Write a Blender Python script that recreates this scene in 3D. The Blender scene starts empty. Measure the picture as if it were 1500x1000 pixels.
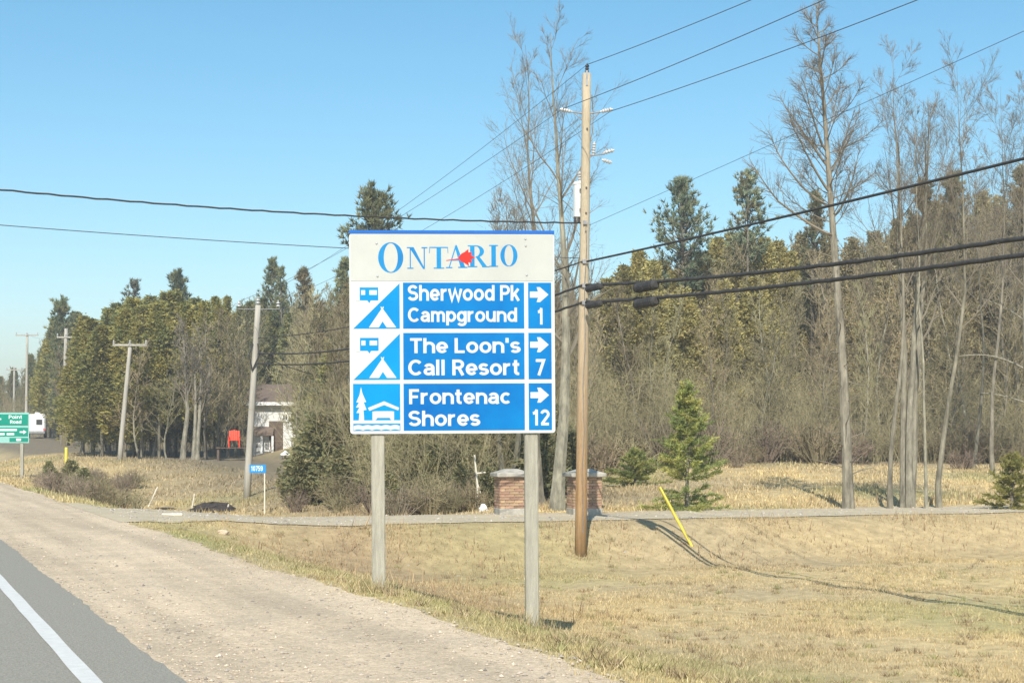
import bpy, math, random
import numpy as np
from mathutils import Vector, Matrix, Euler

rng = np.random.default_rng(7)
random.seed(7)
scene = bpy.context.scene
COL = scene.collection
R = math.radians

# ------------------------------------------------------------------ camera, sky, sun, exposure
TH = R(21.22)                       # the lens looks this far to the right of the highway
ST, CT = math.sin(TH), math.cos(TH)
CAM_H, FPX, HOR = 1.6, 2400.0, 648.0
cam_d = bpy.data.cameras.new('camera')
cam = bpy.data.objects.new('camera', cam_d)
COL.objects.link(cam)
cam.location = (0, 0, CAM_H)
cam.rotation_euler = (R(90), 0, -TH)
cam_d.sensor_width = 36.0
cam_d.lens = FPX / 1500 * 36
cam_d.shift_y = (HOR - 500) / 1500
cam_d.clip_start, cam_d.clip_end = 0.1, 6000
scene.camera = cam

SUN_EL = R(42)
sx_, sy_ = 0.085 * CT + ST, -0.085 * ST + CT      # horizontal direction the light travels
sn_ = math.hypot(sx_, sy_)
LDIR = Vector((sx_ / sn_ * math.cos(SUN_EL), sy_ / sn_ * math.cos(SUN_EL), -math.sin(SUN_EL)))
world = bpy.data.worlds.new('World')
scene.world = world
world.use_nodes = True
wn, wl = world.node_tree.nodes, world.node_tree.links
wn.clear()
sky = wn.new('ShaderNodeTexSky')
sky.sky_type = 'NISHITA'
sky.sun_disc = False
sky.sun_elevation = SUN_EL
sky.sun_rotation = math.atan2(-LDIR.x, -LDIR.y)
sky.altitude = 150
sky.air_density = 1.0
sky.dust_density = 0.6
sky.ozone_density = 1.4
bg = wn.new('ShaderNodeBackground')
bg.inputs['Strength'].default_value = 0.107
wo = wn.new('ShaderNodeOutputWorld')
hs_ = wn.new('ShaderNodeHueSaturation'); hs_.inputs['Saturation'].default_value = 1.3; hs_.inputs['Hue'].default_value = .484
wl.new(sky.outputs[0], hs_.inputs['Color']); wl.new(hs_.outputs[0], bg.inputs[0])
wl.new(bg.outputs[0], wo.inputs[0])

sun_d = bpy.data.lights.new('sun', 'SUN')
sun_d.energy = 4.2
sun_d.angle = R(0.35)
sun_d.color = (1.0, 0.95, 0.86)
sun = bpy.data.objects.new('sun', sun_d)
COL.objects.link(sun)
sun.location = (-30, -60, 60)
sun.rotation_euler = LDIR.to_track_quat('-Z', 'Y').to_euler()

scene.view_settings.view_transform = 'Standard'
scene.view_settings.look = 'None'
scene.view_settings.exposure = 0.57
scene.view_settings.gamma = 1.0
scene.view_settings.use_curve_mapping = False

# ------------------------------------------------------------------ helpers
def lin(r, g, b):
    f = lambda c: c / 12.92 if c <= 0.04045 else ((c + 0.055) / 1.055) ** 2.4
    return (f(r / 255), f(g / 255), f(b / 255))

def ss(a, b, x):
    t = np.clip((np.asarray(x, float) - a) / (b - a), 0, 1)
    return t * t * (3 - 2 * t)

def c2w(X, Z):
    """lens frame (right, away) to road frame (u right of highway, v along it)"""
    return CT * X + ST * Z, -ST * X + CT * Z

def w2c(u, v):
    return CT * u - ST * v, ST * u + CT * v

F_U = [-200, -60, -14, -10, -8, 5.15, 5.5, 7.2, 9.0, 11, 16, 24, 40, 80, 400]
F_Z = [-3, -1.2, -1.0, -.9, -.05, -.02, -.10, -.585, -1.06, -1.22, -1.24, -1.2, -1.0, -.4, 0]

def zf(u, v):
    u = np.asarray(u, float); v = np.asarray(v, float)
    n = .03 * np.sin(u * 1.7 + v * .9) * np.sin(v * 1.3 - u * .5) + .02 * np.sin(u * 3.9 - v * 2.3) + .05 * np.sin(u * .31 + 1) * np.sin(v * .27)
    n = n * ss(5.4, 7.0, u)
    f = np.interp(u, F_U, F_Z)
    d = -.02 - .28 * ss(5.3, 10, u) + .2 * ss(30, 60, u)
    t = ss(58, 96, v)
    left = np.interp(u, [-200, -60, -14, -10, -8, 5.15, 5.5, 7.2, 9.0, 11.5, 17, 30, 80, 400], [-3, -1.2, -1.0, -.9, -.05, -.02, -.10, -.585, -1.0, -.95, -.32, -.2, 0, 0]) * (1 - t) + .55 * ss(5.5, 11, u) * t
    lawn = -.33 + .045 * np.minimum(v - 41, 60) * ss(38, 44, v)
    w = ss(21, 31, u)
    b = (1 - w) * left + w * lawn
    b = np.where(u < 5.15, f, b)
    x = np.maximum(v - 62, 0); y = np.maximum(v - 98, 0)
    hill = .15 * ss(26, 60, u) * x * x / (x + 10) + .032 * ss(5.5, 14, u) * y * y / (y + 10)
    hcap = 4.0 + 10.0 * ss(26, 60, u) * (1 - ss(150, 230, v))
    hill = hcap * (1 - np.exp(-hill / hcap))
    b = b + hill
    a1 = ss(33.0, 36.3, v); a2 = ss(40.7, 43.2, v)
    z = f * (1 - a1) + d * a1
    z = z * (1 - a2) + b * a2
    on_drive = ss(33.5, 36, v) * (1 - ss(40.7, 42.5, v))
    return z + n * (1 - on_drive)

def px_at(px, py, Z):
    X = (px - 750) / FPX * Z
    u, v = c2w(X, Z)
    return Vector((u, v, CAM_H + (HOR - py) / FPX * Z))

def ground_hit(px, py, z0=8.0, z1=400.0):
    Z = np.linspace(z0, z1, 40000)
    X = (px - 750) / FPX * Z
    u, v = c2w(X, Z)
    d = CAM_H + (HOR - py) / FPX * Z - zf(u, v)
    k = int(np.argmax(d < 0)) if (d < 0).any() else len(Z) - 1
    return Vector((u[k], v[k], float(zf(u[k], v[k])))), float(Z[k])

def on_ground(px, Z):
    u, v = c2w((px - 750) / FPX * Z, Z)
    return Vector((u, v, float(zf(u, v))))

class MB:
    def __init__(self):
        self.v, self.f, self.n = [], [], 0
    def add(self, verts, faces):
        verts = np.asarray(verts, float).reshape(-1, 3)
        self.v.append(verts)
        if isinstance(faces, np.ndarray):
            self.f.append(faces + self.n)
        else:
            for f in faces:
                self.f.append(np.asarray([f]) + self.n)
        self.n += len(verts)
    def mesh(self, name, mat, smooth=False, attr=None):
        V = np.concatenate(self.v) if self.v else np.zeros((0, 3))
        me = bpy.data.meshes.new(name)
        me.vertices.add(len(V)); me.vertices.foreach_set('co', V.astype(np.float32).ravel())
        loops = np.concatenate([f.ravel() for f in self.f])
        sizes = np.concatenate([np.full(f.shape[0], f.shape[1]) for f in self.f])
        starts = np.concatenate([[0], np.cumsum(sizes)[:-1]])
        me.loops.add(len(loops)); me.loops.foreach_set('vertex_index', loops.astype(np.int32))
        me.polygons.add(len(sizes)); me.polygons.foreach_set('loop_start', starts.astype(np.int32))
        me.update(calc_edges=True)
        me.polygons.foreach_set('use_smooth', np.full(len(sizes), bool(smooth)))
        if attr is not None:
            a = me.attributes.new('tint', 'FLOAT_COLOR', 'POINT')
            c = np.ones((len(V), 4), np.float32); c[:, :3] = attr
            a.data.foreach_set('color', c.ravel())
        me.materials.append(mat)
        me.validate()
        return me
    def build(self, name, mat, parent=None, smooth=False, attr=None, loc=None):
        o = bpy.data.objects.new(name, self.mesh(name, mat, smooth, attr))
        COL.objects.link(o)
        if parent is not None: o.parent = parent
        if loc is not None: o.location = loc
        return o

def tag(o, label=None, cat=None, group=None, kind=None):
    if label: o['label'] = label
    if cat: o['category'] = cat
    if group: o['group'] = group
    if kind: o['kind'] = kind
    return o

def empty(name, loc, label, cat, rz=0, group=None):
    o = bpy.data.objects.new(name, None); COL.objects.link(o)
    o.empty_display_size = .3
    o.location = loc; o.rotation_euler = (0, 0, rz)
    return tag(o, label, cat, group)

def copy_tree(root, loc, rz=0, scale=None, label=None):
    r = root.copy(); COL.objects.link(r); r.location = loc; r.rotation_euler = (0, 0, rz)
    if scale is not None: r.scale = scale if hasattr(scale, '__len__') else (scale,) * 3
    if label: r['label'] = label
    for ch in root.children:
        c = ch.copy(); COL.objects.link(c); c.parent = r
        for g in ch.children:
            d = g.copy(); COL.objects.link(d); d.parent = c
    return r

def box(mb, c, s, M=None, taper=1.0):
    x, y, z = (k / 2 for k in s)
    V = np.array([(-x, -y, -z), (x, -y, -z), (x, y, -z), (-x, y, -z),
                  (-x * taper, -y * taper, z), (x * taper, -y * taper, z), (x * taper, y * taper, z), (-x * taper, y * taper, z)])
    if M is not None:
        V = V @ np.array(M.to_3x3()).T
    V = V + np.array(c)
    mb.add(V, np.array([(0, 3, 2, 1), (4, 5, 6, 7), (0, 1, 5, 4), (1, 2, 6, 5), (2, 3, 7, 6), (3, 0, 4, 7)]))

def bbox(mb, c, s, bev=.01, M=None):
    """box with bevelled vertical and top edges"""
    x, y, z = (k / 2 for k in s)
    b = min(bev, x * .45, y * .45, z * .45)
    def ring(i, zz):
        xx, yy = x - i, y - i
        return [(-xx + b, -yy, zz), (xx - b, -yy, zz), (xx, -yy + b, zz), (xx, yy - b, zz), (xx - b, yy, zz), (-xx + b, yy, zz), (-xx, yy - b, zz), (-xx, -yy + b, zz)]
    V = np.array(ring(b * .7, -z) + ring(0, -z + b) + ring(0, z - b) + ring(b * .7, z))
    if M is not None: V = V @ np.array(M.to_3x3()).T
    V = V + np.array(c)
    F = []
    for r in range(3):
        for k in range(8):
            F.append((r * 8 + k, r * 8 + (k + 1) % 8, r * 8 + 8 + (k + 1) % 8, r * 8 + 8 + k))
    mb.add(V, np.array(F))
    mb.f.append(np.array([[7, 6, 5, 4, 3, 2, 1, 0]]) + mb.n - 32)
    mb.f.append(np.array([[24, 25, 26, 27, 28, 29, 30, 31]]) + mb.n - 32)

def tube(mb, pts, radii, n=6, cap=True):
    P = np.asarray(pts, float); k = len(P)
    rad = np.broadcast_to(np.asarray(radii, float), (k,))
    T = np.gradient(P, axis=0)
    T /= np.linalg.norm(T, axis=1)[:, None] + 1e-9
    ref = np.array([1., 0, 0]) if abs(T[0][0]) < .8 else np.array([0, 1., 0])
    A = np.cross(T, ref); A /= np.linalg.norm(A, axis=1)[:, None] + 1e-9
    B = np.cross(T, A)
    ang = np.arange(n) * 2 * math.pi / n
    V = P[:, None, :] + rad[:, None, None] * (np.cos(ang)[None, :, None] * A[:, None, :] + np.sin(ang)[None, :, None] * B[:, None, :])
    base = np.arange(k - 1)[:, None] * n + np.arange(n)[None, :]
    nxt = np.arange(k - 1)[:, None] * n + (np.arange(n)[None, :] + 1) % n
    F = np.stack([base, nxt, nxt + n, base + n], -1).reshape(-1, 4)
    mb.add(V.reshape(-1, 3), F)
    if cap:
        mb.f.append(np.array([list(range(n))[::-1]]) + mb.n - k * n)
        mb.f.append(np.array([list(range(n))]) + mb.n - n)

def cones(mb, P0, P1, r):
    """thin three-sided twigs, all at once"""
    P0 = np.asarray(P0, float); P1 = np.asarray(P1, float); m = len(P0)
    if m == 0: return
    D = P1 - P0; D /= np.linalg.norm(D, axis=1)[:, None] + 1e-9
    ref = np.where(np.abs(D[:, 2:3]) < .9, np.array([[0, 0, 1.]]), np.array([[1., 0, 0]]))
    A = np.cross(D, ref); A /= np.linalg.norm(A, axis=1)[:, None] + 1e-9
    B = np.cross(D, A)
    r = np.broadcast_to(np.asarray(r, float), (m,))[:, None]
    V = np.stack([P0 + A * r, P0 - .5 * A * r + .866 * B * r, P0 - .5 * A * r - .866 * B * r, P1], 1)
    i = np.arange(m)[:, None] * 4
    F = np.concatenate([i + np.array([[0, 1, 3]]), i + np.array([[1, 2, 3]]), i + np.array([[2, 0, 3]])])
    mb.add(V.reshape(-1, 3), F)

def tris(mb, C, A, B):
    """leaf faces: centre C, tip vector A, half-width vector B"""
    V = np.stack([C - B, C + B, C + A], 1).reshape(-1, 3)
    mb.add(V, np.arange(len(C) * 3).reshape(-1, 3))

def lathe(mb, prof, n=12, M=None, c=(0, 0, 0)):
    ang = np.arange(n) * 2 * math.pi / n
    V = np.array([[(r * math.cos(a), r * math.sin(a), z) for a in ang] for r, z in prof]).reshape(-1, 3)
    if M is not None: V = V @ np.array(M.to_3x3()).T
    V = V + np.array(c)
    k = len(prof)
    b = np.arange(k - 1)[:, None] * n + np.arange(n)[None, :]
    x = np.arange(k - 1)[:, None] * n + (np.arange(n)[None, :] + 1) % n
    mb.add(V, np.stack([b, x, x + n, b + n], -1).reshape(-1, 4))
    mb.f.append(np.array([list(range(n))[::-1]]) + mb.n - k * n)
    mb.f.append(np.array([list(range(n))]) + mb.n - n)

def prism(mb, pts, y0, y1):
    """outline in (x, z), front face at y0 (towards the viewer), back at y1"""
    p = np.asarray(pts, float); k = len(p)
    area = np.sum(p[:, 0] * np.roll(p[:, 1], -1) - np.roll(p[:, 0], -1) * p[:, 1])
    if area < 0: p = p[::-1]
    V = np.concatenate([np.stack([p[:, 0], np.full(k, y0), p[:, 1]], 1), np.stack([p[:, 0], np.full(k, y1), p[:, 1]], 1)])
    mb.add(V, [list(range(k)), list(range(2 * k - 1, k - 1, -1))])
    q = np.array([(i + k, (i + 1) % k + k, (i + 1) % k, i) for i in range(k)])
    mb.f.append(q + mb.n - 2 * k)

# ------------------------------------------------------------------ materials
def mat(name, col, rough=.8, var=.15, scale=6.0, bump=0.0, bscale=40., col2=None, spec=.3, metal=0., rand=0., coords='obj', stretch=None):
    m = bpy.data.materials.new(name); m.use_nodes = True
    nt = m.node_tree; N, L = nt.nodes, nt.links
    b = N['Principled BSDF']
    b.inputs['Roughness'].default_value = rough
    b.inputs['Specular IOR Level'].default_value = spec
    b.inputs['Metallic'].default_value = metal
    if coords == 'obj':
        tc = N.new('ShaderNodeTexCoord').outputs['Object']
    else:
        tc = N.new('ShaderNodeNewGeometry').outputs['Position']
    if stretch:
        mp = N.new('ShaderNodeMapping'); mp.inputs['Scale'].default_value = stretch
        L.new(tc, mp.inputs['Vector']); tc = mp.outputs[0]
    nz = N.new('ShaderNodeTexNoise'); nz.inputs['Scale'].default_value = scale; nz.inputs['Detail'].default_value = 6
    nz.inputs['Roughness'].default_value = .65
    L.new(tc, nz.inputs['Vector'])
    mx = N.new('ShaderNodeMix'); mx.data_type = 'RGBA'
    if col2 is None:
        c1 = tuple(min(1, c * (1 + var)) for c in col); c2 = tuple(c * (1 - var) for c in col)
    else:
        c1, c2 = col, col2
    mx.inputs['A'].default_value = (*c2, 1); mx.inputs['B'].default_value = (*c1, 1)
    rp = N.new('ShaderNodeMapRange'); rp.inputs['From Min'].default_value = .32; rp.inputs['From Max'].default_value = .68
    L.new(nz.outputs['Fac'], rp.inputs['Value']); L.new(rp.outputs[0], mx.inputs['Factor'])
    out = mx.outputs['Result']
    if rand:
        oi = N.new('ShaderNodeObjectInfo')
        hs = N.new('ShaderNodeHueSaturation')
        r1 = N.new('ShaderNodeMapRange'); r1.inputs['To Min'].default_value = 1 - rand; r1.inputs['To Max'].default_value = 1 + rand
        L.new(oi.outputs['Random'], r1.inputs['Value']); L.new(r1.outputs[0], hs.inputs['Value'])
        r2 = N.new('ShaderNodeMath'); r2.operation = 'FRACT'
        r3 = N.new('ShaderNodeMath'); r3.operation = 'MULTIPLY'; r3.inputs[1].default_value = 7.31
        L.new(oi.outputs['Random'], r3.inputs[0]); L.new(r3.outputs[0], r2.inputs[0])
        r4 = N.new('ShaderNodeMapRange'); r4.inputs['To Min'].default_value = .5 - rand * .07; r4.inputs['To Max'].default_value = .5 + rand * .07
        L.new(r2.outputs[0], r4.inputs['Value']); L.new(r4.outputs[0], hs.inputs['Hue'])
        L.new(out, hs.inputs['Color']); out = hs.outputs[0]
    L.new(out, b.inputs['Base Color'])
    if bump:
        bn = N.new('ShaderNodeTexNoise'); bn.inputs['Scale'].default_value = bscale; bn.inputs['Detail'].default_value = 4
        L.new(tc, bn.inputs['Vector'])
        bp = N.new('ShaderNodeBump'); bp.inputs['Strength'].default_value = bump; bp.inputs['Distance'].default_value = .02
        L.new(bn.outputs['Fac'], bp.inputs['Height']); L.new(bp.outputs[0], b.inputs['Normal'])
    return m

def attr_mat(name, rough=.9, rand=0., trans=0., scale=None, amt=.3):
    """colour read from the mesh's own 'tint' attribute, broken up by noise"""
    m = bpy.data.materials.new(name); m.use_nodes = True
    nt = m.node_tree; N, L = nt.nodes, nt.links
    b = N['Principled BSDF']; b.inputs['Roughness'].default_value = rough; b.inputs['Specular IOR Level'].default_value = .15
    at = N.new('ShaderNodeAttribute'); at.attribute_name = 'tint'
    out = at.outputs['Color']
    if rand or scale:
        hs = N.new('ShaderNodeHueSaturation')
        L.new(out, hs.inputs['Color']); out = hs.outputs[0]
        if scale:
            g = N.new('ShaderNodeNewGeometry'); nz = N.new('ShaderNodeTexNoise'); nz.inputs['Scale'].default_value = scale
            nz.inputs['Detail'].default_value = 8; nz.inputs['Roughness'].default_value = .7
            L.new(g.outputs['Position'], nz.inputs['Vector'])
            r = N.new('ShaderNodeMapRange'); r.inputs['From Min'].default_value = .3; r.inputs['From Max'].default_value = .7
            r.inputs['To Min'].default_value = 1 - amt; r.inputs['To Max'].default_value = 1 + amt
            L.new(nz.outputs['Fac'], r.inputs['Value']); L.new(r.outputs[0], hs.inputs['Value'])
        else:
            oi = N.new('ShaderNodeObjectInfo')
            r = N.new('ShaderNodeMapRange'); r.inputs['To Min'].default_value = 1 - rand; r.inputs['To Max'].default_value = 1 + rand
            L.new(oi.outputs['Random'], r.inputs['Value']); L.new(r.outputs[0], hs.inputs['Value'])
    L.new(out, b.inputs['Base Color'])
    if trans:
        tr = N.new('ShaderNodeBsdfTranslucent'); L.new(out, tr.inputs['Color'])
        ms = N.new('ShaderNodeMixShader'); ms.inputs[0].default_value = trans
        L.new(b.outputs[0], ms.inputs[1]); L.new(tr.outputs[0], ms.inputs[2])
        L.new(ms.outputs[0], N['Material Output'].inputs['Surface'])
    return m

M_ASPH = mat('asphalt', (.285, .268, .22), .9, .30, 55, .5, 90, coords='pos', spec=.25)
M_PAINT = mat('road_paint', (.66, .65, .61), .7, 0, 9, .2, 60, col2=(.56, .55, .51), coords='pos')
M_GRAVEL = mat('gravel', (.61, .485, .335), .95, 0, .9, .6, 45, col2=(.49, .395, .28), coords='pos', spec=.1)
M_DRIVE = mat('gravel_drive', (.54, .455, .31), .95, 0, 1.0, .6, 40, col2=(.43, .365, .255), coords='pos', spec=.1)
M_GROUND = attr_mat('earth', .95, scale=3.2, amt=.3)
M_GRASS = attr_mat('grass_blades', .85)
M_STONE = attr_mat('stones', .9)
M_FOL = attr_mat('leaf_spray', .75, rand=.2, trans=.42)
M_TWIG = mat('twig_bark', (.265, .225, .125), .9, .25, 1.5, rand=.3)
M_TWIGH = mat('dark_twig_bark', (.20, .17, .125), .9, .2, 1.5)
M_TRUNK = mat('trunk_bark', (.19, .17, .125), .92, .55, 5, .9, 16, rand=.22, stretch=(1, 1, .3))
M_PALE = mat('pale_bark', (.25, .23, .17), .9, .5, 6, .8, 20, rand=.1, stretch=(1, 1, .35))

# pebbles: every Voronoi cell its own tone, over broad worn patches
nt = M_GRAVEL.node_tree; N, L = nt.nodes, nt.links
b_ = N['Principled BSDF']; src = b_.inputs['Base Color'].links[0].from_socket
ge = N.new('ShaderNodeNewGeometry')
hs = N.new('ShaderNodeHueSaturation'); L.new(src, hs.inputs['Color'])
acc = None
for sc_, lo, hi_ in ((24., .86, 1.12), (70., .84, 1.15)):
    vo = N.new('ShaderNodeTexVoronoi'); vo.inputs['Scale'].default_value = sc_; L.new(ge.outputs['Position'], vo.inputs['Vector'])
    sp = N.new('ShaderNodeSeparateXYZ'); L.new(vo.outputs['Color'], sp.inputs[0])
    r_ = N.new('ShaderNodeMapRange'); r_.inputs['To Min'].default_value = lo; r_.inputs['To Max'].default_value = hi_; L.new(sp.outputs['X'], r_.inputs['Value'])
    if acc is None: acc = r_.outputs[0]
    else:
        mm = N.new('ShaderNodeMath'); mm.operation = 'MULTIPLY'; L.new(acc, mm.inputs[0]); L.new(r_.outputs[0], mm.inputs[1]); acc = mm.outputs[0]
mp = N.new('ShaderNodeMapping'); mp.inputs['Scale'].default_value = (1.9, .10, 1); L.new(ge.outputs['Position'], mp.inputs['Vector'])
tn = N.new('ShaderNodeTexNoise'); tn.inputs['Scale'].default_value = 1.0; tn.inputs['Detail'].default_value = 3; L.new(mp.outputs[0], tn.inputs['Vector'])
tr_ = N.new('ShaderNodeMapRange'); tr_.inputs['From Min'].default_value = .35; tr_.inputs['From Max'].default_value = .65; tr_.inputs['To Min'].default_value = .86; tr_.inputs['To Max'].default_value = 1.12; L.new(tn.outputs['Fac'], tr_.inputs['Value'])
mm = N.new('ShaderNodeMath'); mm.operation = 'MULTIPLY'; L.new(acc, mm.inputs[0]); L.new(tr_.outputs[0], mm.inputs[1]); acc = mm.outputs[0]
L.new(acc, hs.inputs['Value']); L.new(hs.outputs[0], b_.inputs['Base Color'])

# ------------------------------------------------------------------ ground
def axis(*segs):
    out = []
    for a, b, st in segs: out += list(np.arange(a, b, st))
    return np.array(sorted(set(np.round(out, 4))))
UA = axis((-800, -200, 100), (-200, -20, 20), (-20, 1, 1.5), (1, 30, .25), (30, 62, 1), (62, 200, 6), (200, 900, 100))
VA = axis((-200, -20, 30), (-20, 8, 3), (8, 47, .25), (47, 100, 1), (100, 260, 5), (260, 460, 20), (460, 1200, 120))

def drive_near(u):                      # near edge of the side lane, flaring into the shoulder
    return 36.4 - 2.6 * np.exp(-np.maximum(u - 5.0, 0) / 1.6)
def drive_far(u):
    return 40.7 + 4.0 * np.exp(-np.maximum(u - 5.0, 0) / 1.4)
def shoulder_edge(v):
    return 4.74 + .07 * np.sin(v * .5) + .04 * np.sin(v * 1.7 + 1) + .025 * np.sin(v * 5.1) + .02 * np.sin(v * 9.7)

def zone_colour(u, v):
    """dry spring grass, brown banks, leaf litter under the wood: colour of the earth itself"""
    X, Z = w2c(u, v)
    p = X / np.maximum(Z, 1) * FPX + 750
    n1 = .5 + .5 * np.sin(u * .55 + 1.3 * np.sin(v * .21)) * np.sin(v * .43 + 1.1 * np.sin(u * .3))
    n2 = .5 + .5 * np.sin(u * .13 + v * .31 + 2) * np.sin(u * .41 - v * .11)
    straw = np.array([.52, .40, .20]); tan = np.array([.41, .325, .185]); green = np.array([.30, .285, .125]); rust = np.array([.30, .215, .125]); litter = np.array([.20, .165, .11])
    c = straw[None] * n1[..., None] + tan[None] * (1 - n1[..., None])
    g = .55 * ss(.55, .95, n2) + .5 * np.exp(-((u - 5.7) / 1.1) ** 2) * (v < 60)
    c = c * (1 - g[..., None]) + green * g[..., None]
    r = np.exp(-((u - 9.2) / 1.9) ** 2) * ss(20, 27, v) * (1 - ss(34, 38, v)) * .75 + .35 * ss(31, 33, v) * (1 - ss(36, 37, v)) * ss(8, 10, u)
    r = np.clip(r, 0, 1) * (.5 + .5 * n1)
    c = c * (1 - r[..., None]) + rust * r[..., None]
    w = ss(60, 65, v) * ss(27, 33, u) + ss(112, 122, v) * ss(8, 11, u) + ss(44, 50, v) * np.exp(-((u - 19) / 6.) ** 2)
    w = np.clip(w, 0, 1)[..., None]
    return c * (1 - w) + litter * w

UU, VV = np.meshgrid(UA, VA)
ZZ = zf(UU, VV)
under = ((UU > -9) & (UU < shoulder_edge(VV) - .35)) | ((VV > drive_near(UU) + .6) & (VV < drive_far(UU) - .6) & (UU > 4.5))
ZT = ZZ - np.where(under, .05, 0)
nu, nv = len(UA), len(VA)
idx = np.arange(nu * nv).reshape(nv, nu)
Fq = np.stack([idx[:-1, :-1], idx[:-1, 1:], idx[1:, 1:], idx[1:, :-1]], -1).reshape(-1, 4)
mb = MB(); mb.add(np.stack([UU, VV, ZT], -1).reshape(-1, 3), Fq)
ground = mb.build('ground', M_GROUND, smooth=True, attr=zone_colour(UU.ravel(), VV.ravel()))
tag(ground, 'dry spring grass field and wooded hillside beside the highway', None, kind='structure')

def strip(name, mt, u0, u1, vs, n, dz, label):
    """sheet between two edges that may wander, laid on the ground"""
    t = np.linspace(0, 1, n)
    a, b = u0(vs), u1(vs)
    U = a[:, None] + (b - a)[:, None] * t[None]
    V = np.repeat(vs[:, None], n, 1)
    z = zf(U, V) + dz
    i = np.arange(len(vs) * n).reshape(len(vs), n)
    q = np.stack([i[:-1, :-1], i[:-1, 1:], i[1:, 1:], i[1:, :-1]], -1).reshape(-1, 4)
    m = MB(); m.add(np.stack([U, V, z], -1).reshape(-1, 3), q)
    return tag(m.build(name, mt, smooth=True), label, None, kind='structure')

vs = np.concatenate([np.arange(-60, 6, 3), np.arange(6, 60, .2), np.arange(60, 420, 3)])
road_edge = lambda v: 1.93 + .012 * np.sin(v * .8) + .008 * np.sin(v * 2.3) + .006 * np.sin(v * 7) + .008 * np.sin(v * 19 + np.sin(v * 3)) + .006 * np.sin(v * 41)
strip('highway', M_ASPH, lambda v: np.full_like(v, -7.0), road_edge, vs, 12, .025, 'grey asphalt highway with a worn paved edge')
strip('edge_line', M_PAINT, lambda v: 1.275 + .003 * np.sin(v * 3), lambda v: 1.41 + .003 * np.sin(v * 2.2 + 1), vs, 2, .031, 'solid white edge line painted along the highway')
M_YLINE = mat('yellow_paint', (.55, .38, .06), .7, .15, 9)
strip('centre_line', M_YLINE, lambda v: -2.3 + .003 * np.sin(v), lambda v: -2.18 + .003 * np.sin(v), vs, 2, .031, 'solid yellow centre line of the highway')
strip('gravel_shoulder', M_GRAVEL, lambda v: np.full_like(v, 1.7), shoulder_edge, vs, 20, .012, 'pale pinkish gravel shoulder beside the asphalt')

us = np.concatenate([np.arange(4.6, 30, .2), np.arange(30, 120, 2)])
wob = lambda u: .12 * np.sin(u * 1.1) + .07 * np.sin(u * 2.9) + .05 * np.sin(u * 7.3)
tt = np.linspace(0, 1, 10)
a, b = drive_near(us) + wob(us), drive_far(us) + wob(us + 9)
V_ = a[:, None] + (b - a)[:, None] * tt[None]; U_ = np.repeat(us[:, None], 10, 1)
i = np.arange(len(us) * 10).reshape(len(us), 10)
q = np.stack([i[:-1, :-1], i[1:, :-1], i[1:, 1:], i[:-1, 1:]], -1).reshape(-1, 4)
m = MB(); m.add(np.stack([U_, V_, zf(U_, V_) + .017], -1).reshape(-1, 3), q)
tag(m.build('side_lane', M_DRIVE, smooth=True), 'grey gravel side lane running off the highway', None, kind='structure')

# ------------------------------------------------------------------ dry grass, weeds, stones (uncountable)
def scatter(n, z0, z1, power=1.6, margin=60):
    """points in the field of view, thinning with distance"""
    q = rng.random(n)
    e = 2 - power + 1e-4
    Z = (z0 ** e + q * (z1 ** e - z0 ** e)) ** (1 / e)
    px = rng.uniform(-margin, 1500 + margin, n)
    u, v = c2w((px - 750) / FPX * Z, Z)
    return u, v, Z, px

def off_paving(u, v, m=0.0):
    return (u > shoulder_edge(v) + m) & ~((v > drive_near(u) + wob(u) - m) & (v < drive_far(u) + m)) 

def blades(n, z0, z1, h0, h1, wid, keep, name, label, lean=.8, colf=None, power=1.6):
    u, v, Z, px = scatter(n, z0, z1, power)
    ok = keep(u, v, Z, px)
    u, v, Z = u[ok], v[ok], Z[ok]
    k = len(u)
    z = zf(u, v)
    h = rng.uniform(h0, h1, k) * np.clip(.65 + .5 * np.sin(u * 1.3) * np.sin(v * 1.1) + rng.normal(0, .2, k), .25, 2)
    az = rng.uniform(0, 2 * math.pi, k); ln = rng.uniform(.1, lean, k) * h
    C = np.stack([u, v, z - .01], 1)
    A = np.stack([np.cos(az) * ln, np.sin(az) * ln, h], 1)
    az2 = rng.uniform(0, 2 * math.pi, k); w = wid * rng.uniform(.6, 1.4, k) * np.clip(Z / 22, .8, 3)
    B = np.stack([np.cos(az2) * w, np.sin(az2) * w, np.zeros(k)], 1)
    m = MB(); tris(m, C, A, B)
    col = (zone_colour(u, v) if colf is None else colf(u, v)) * rng.uniform(.72, 1.35, (k, 1))
    return tag(m.build(name, M_GRASS, attr=np.repeat(np.clip(col, 0, .9), 3, 0)), label, None, kind='stuff')

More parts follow.
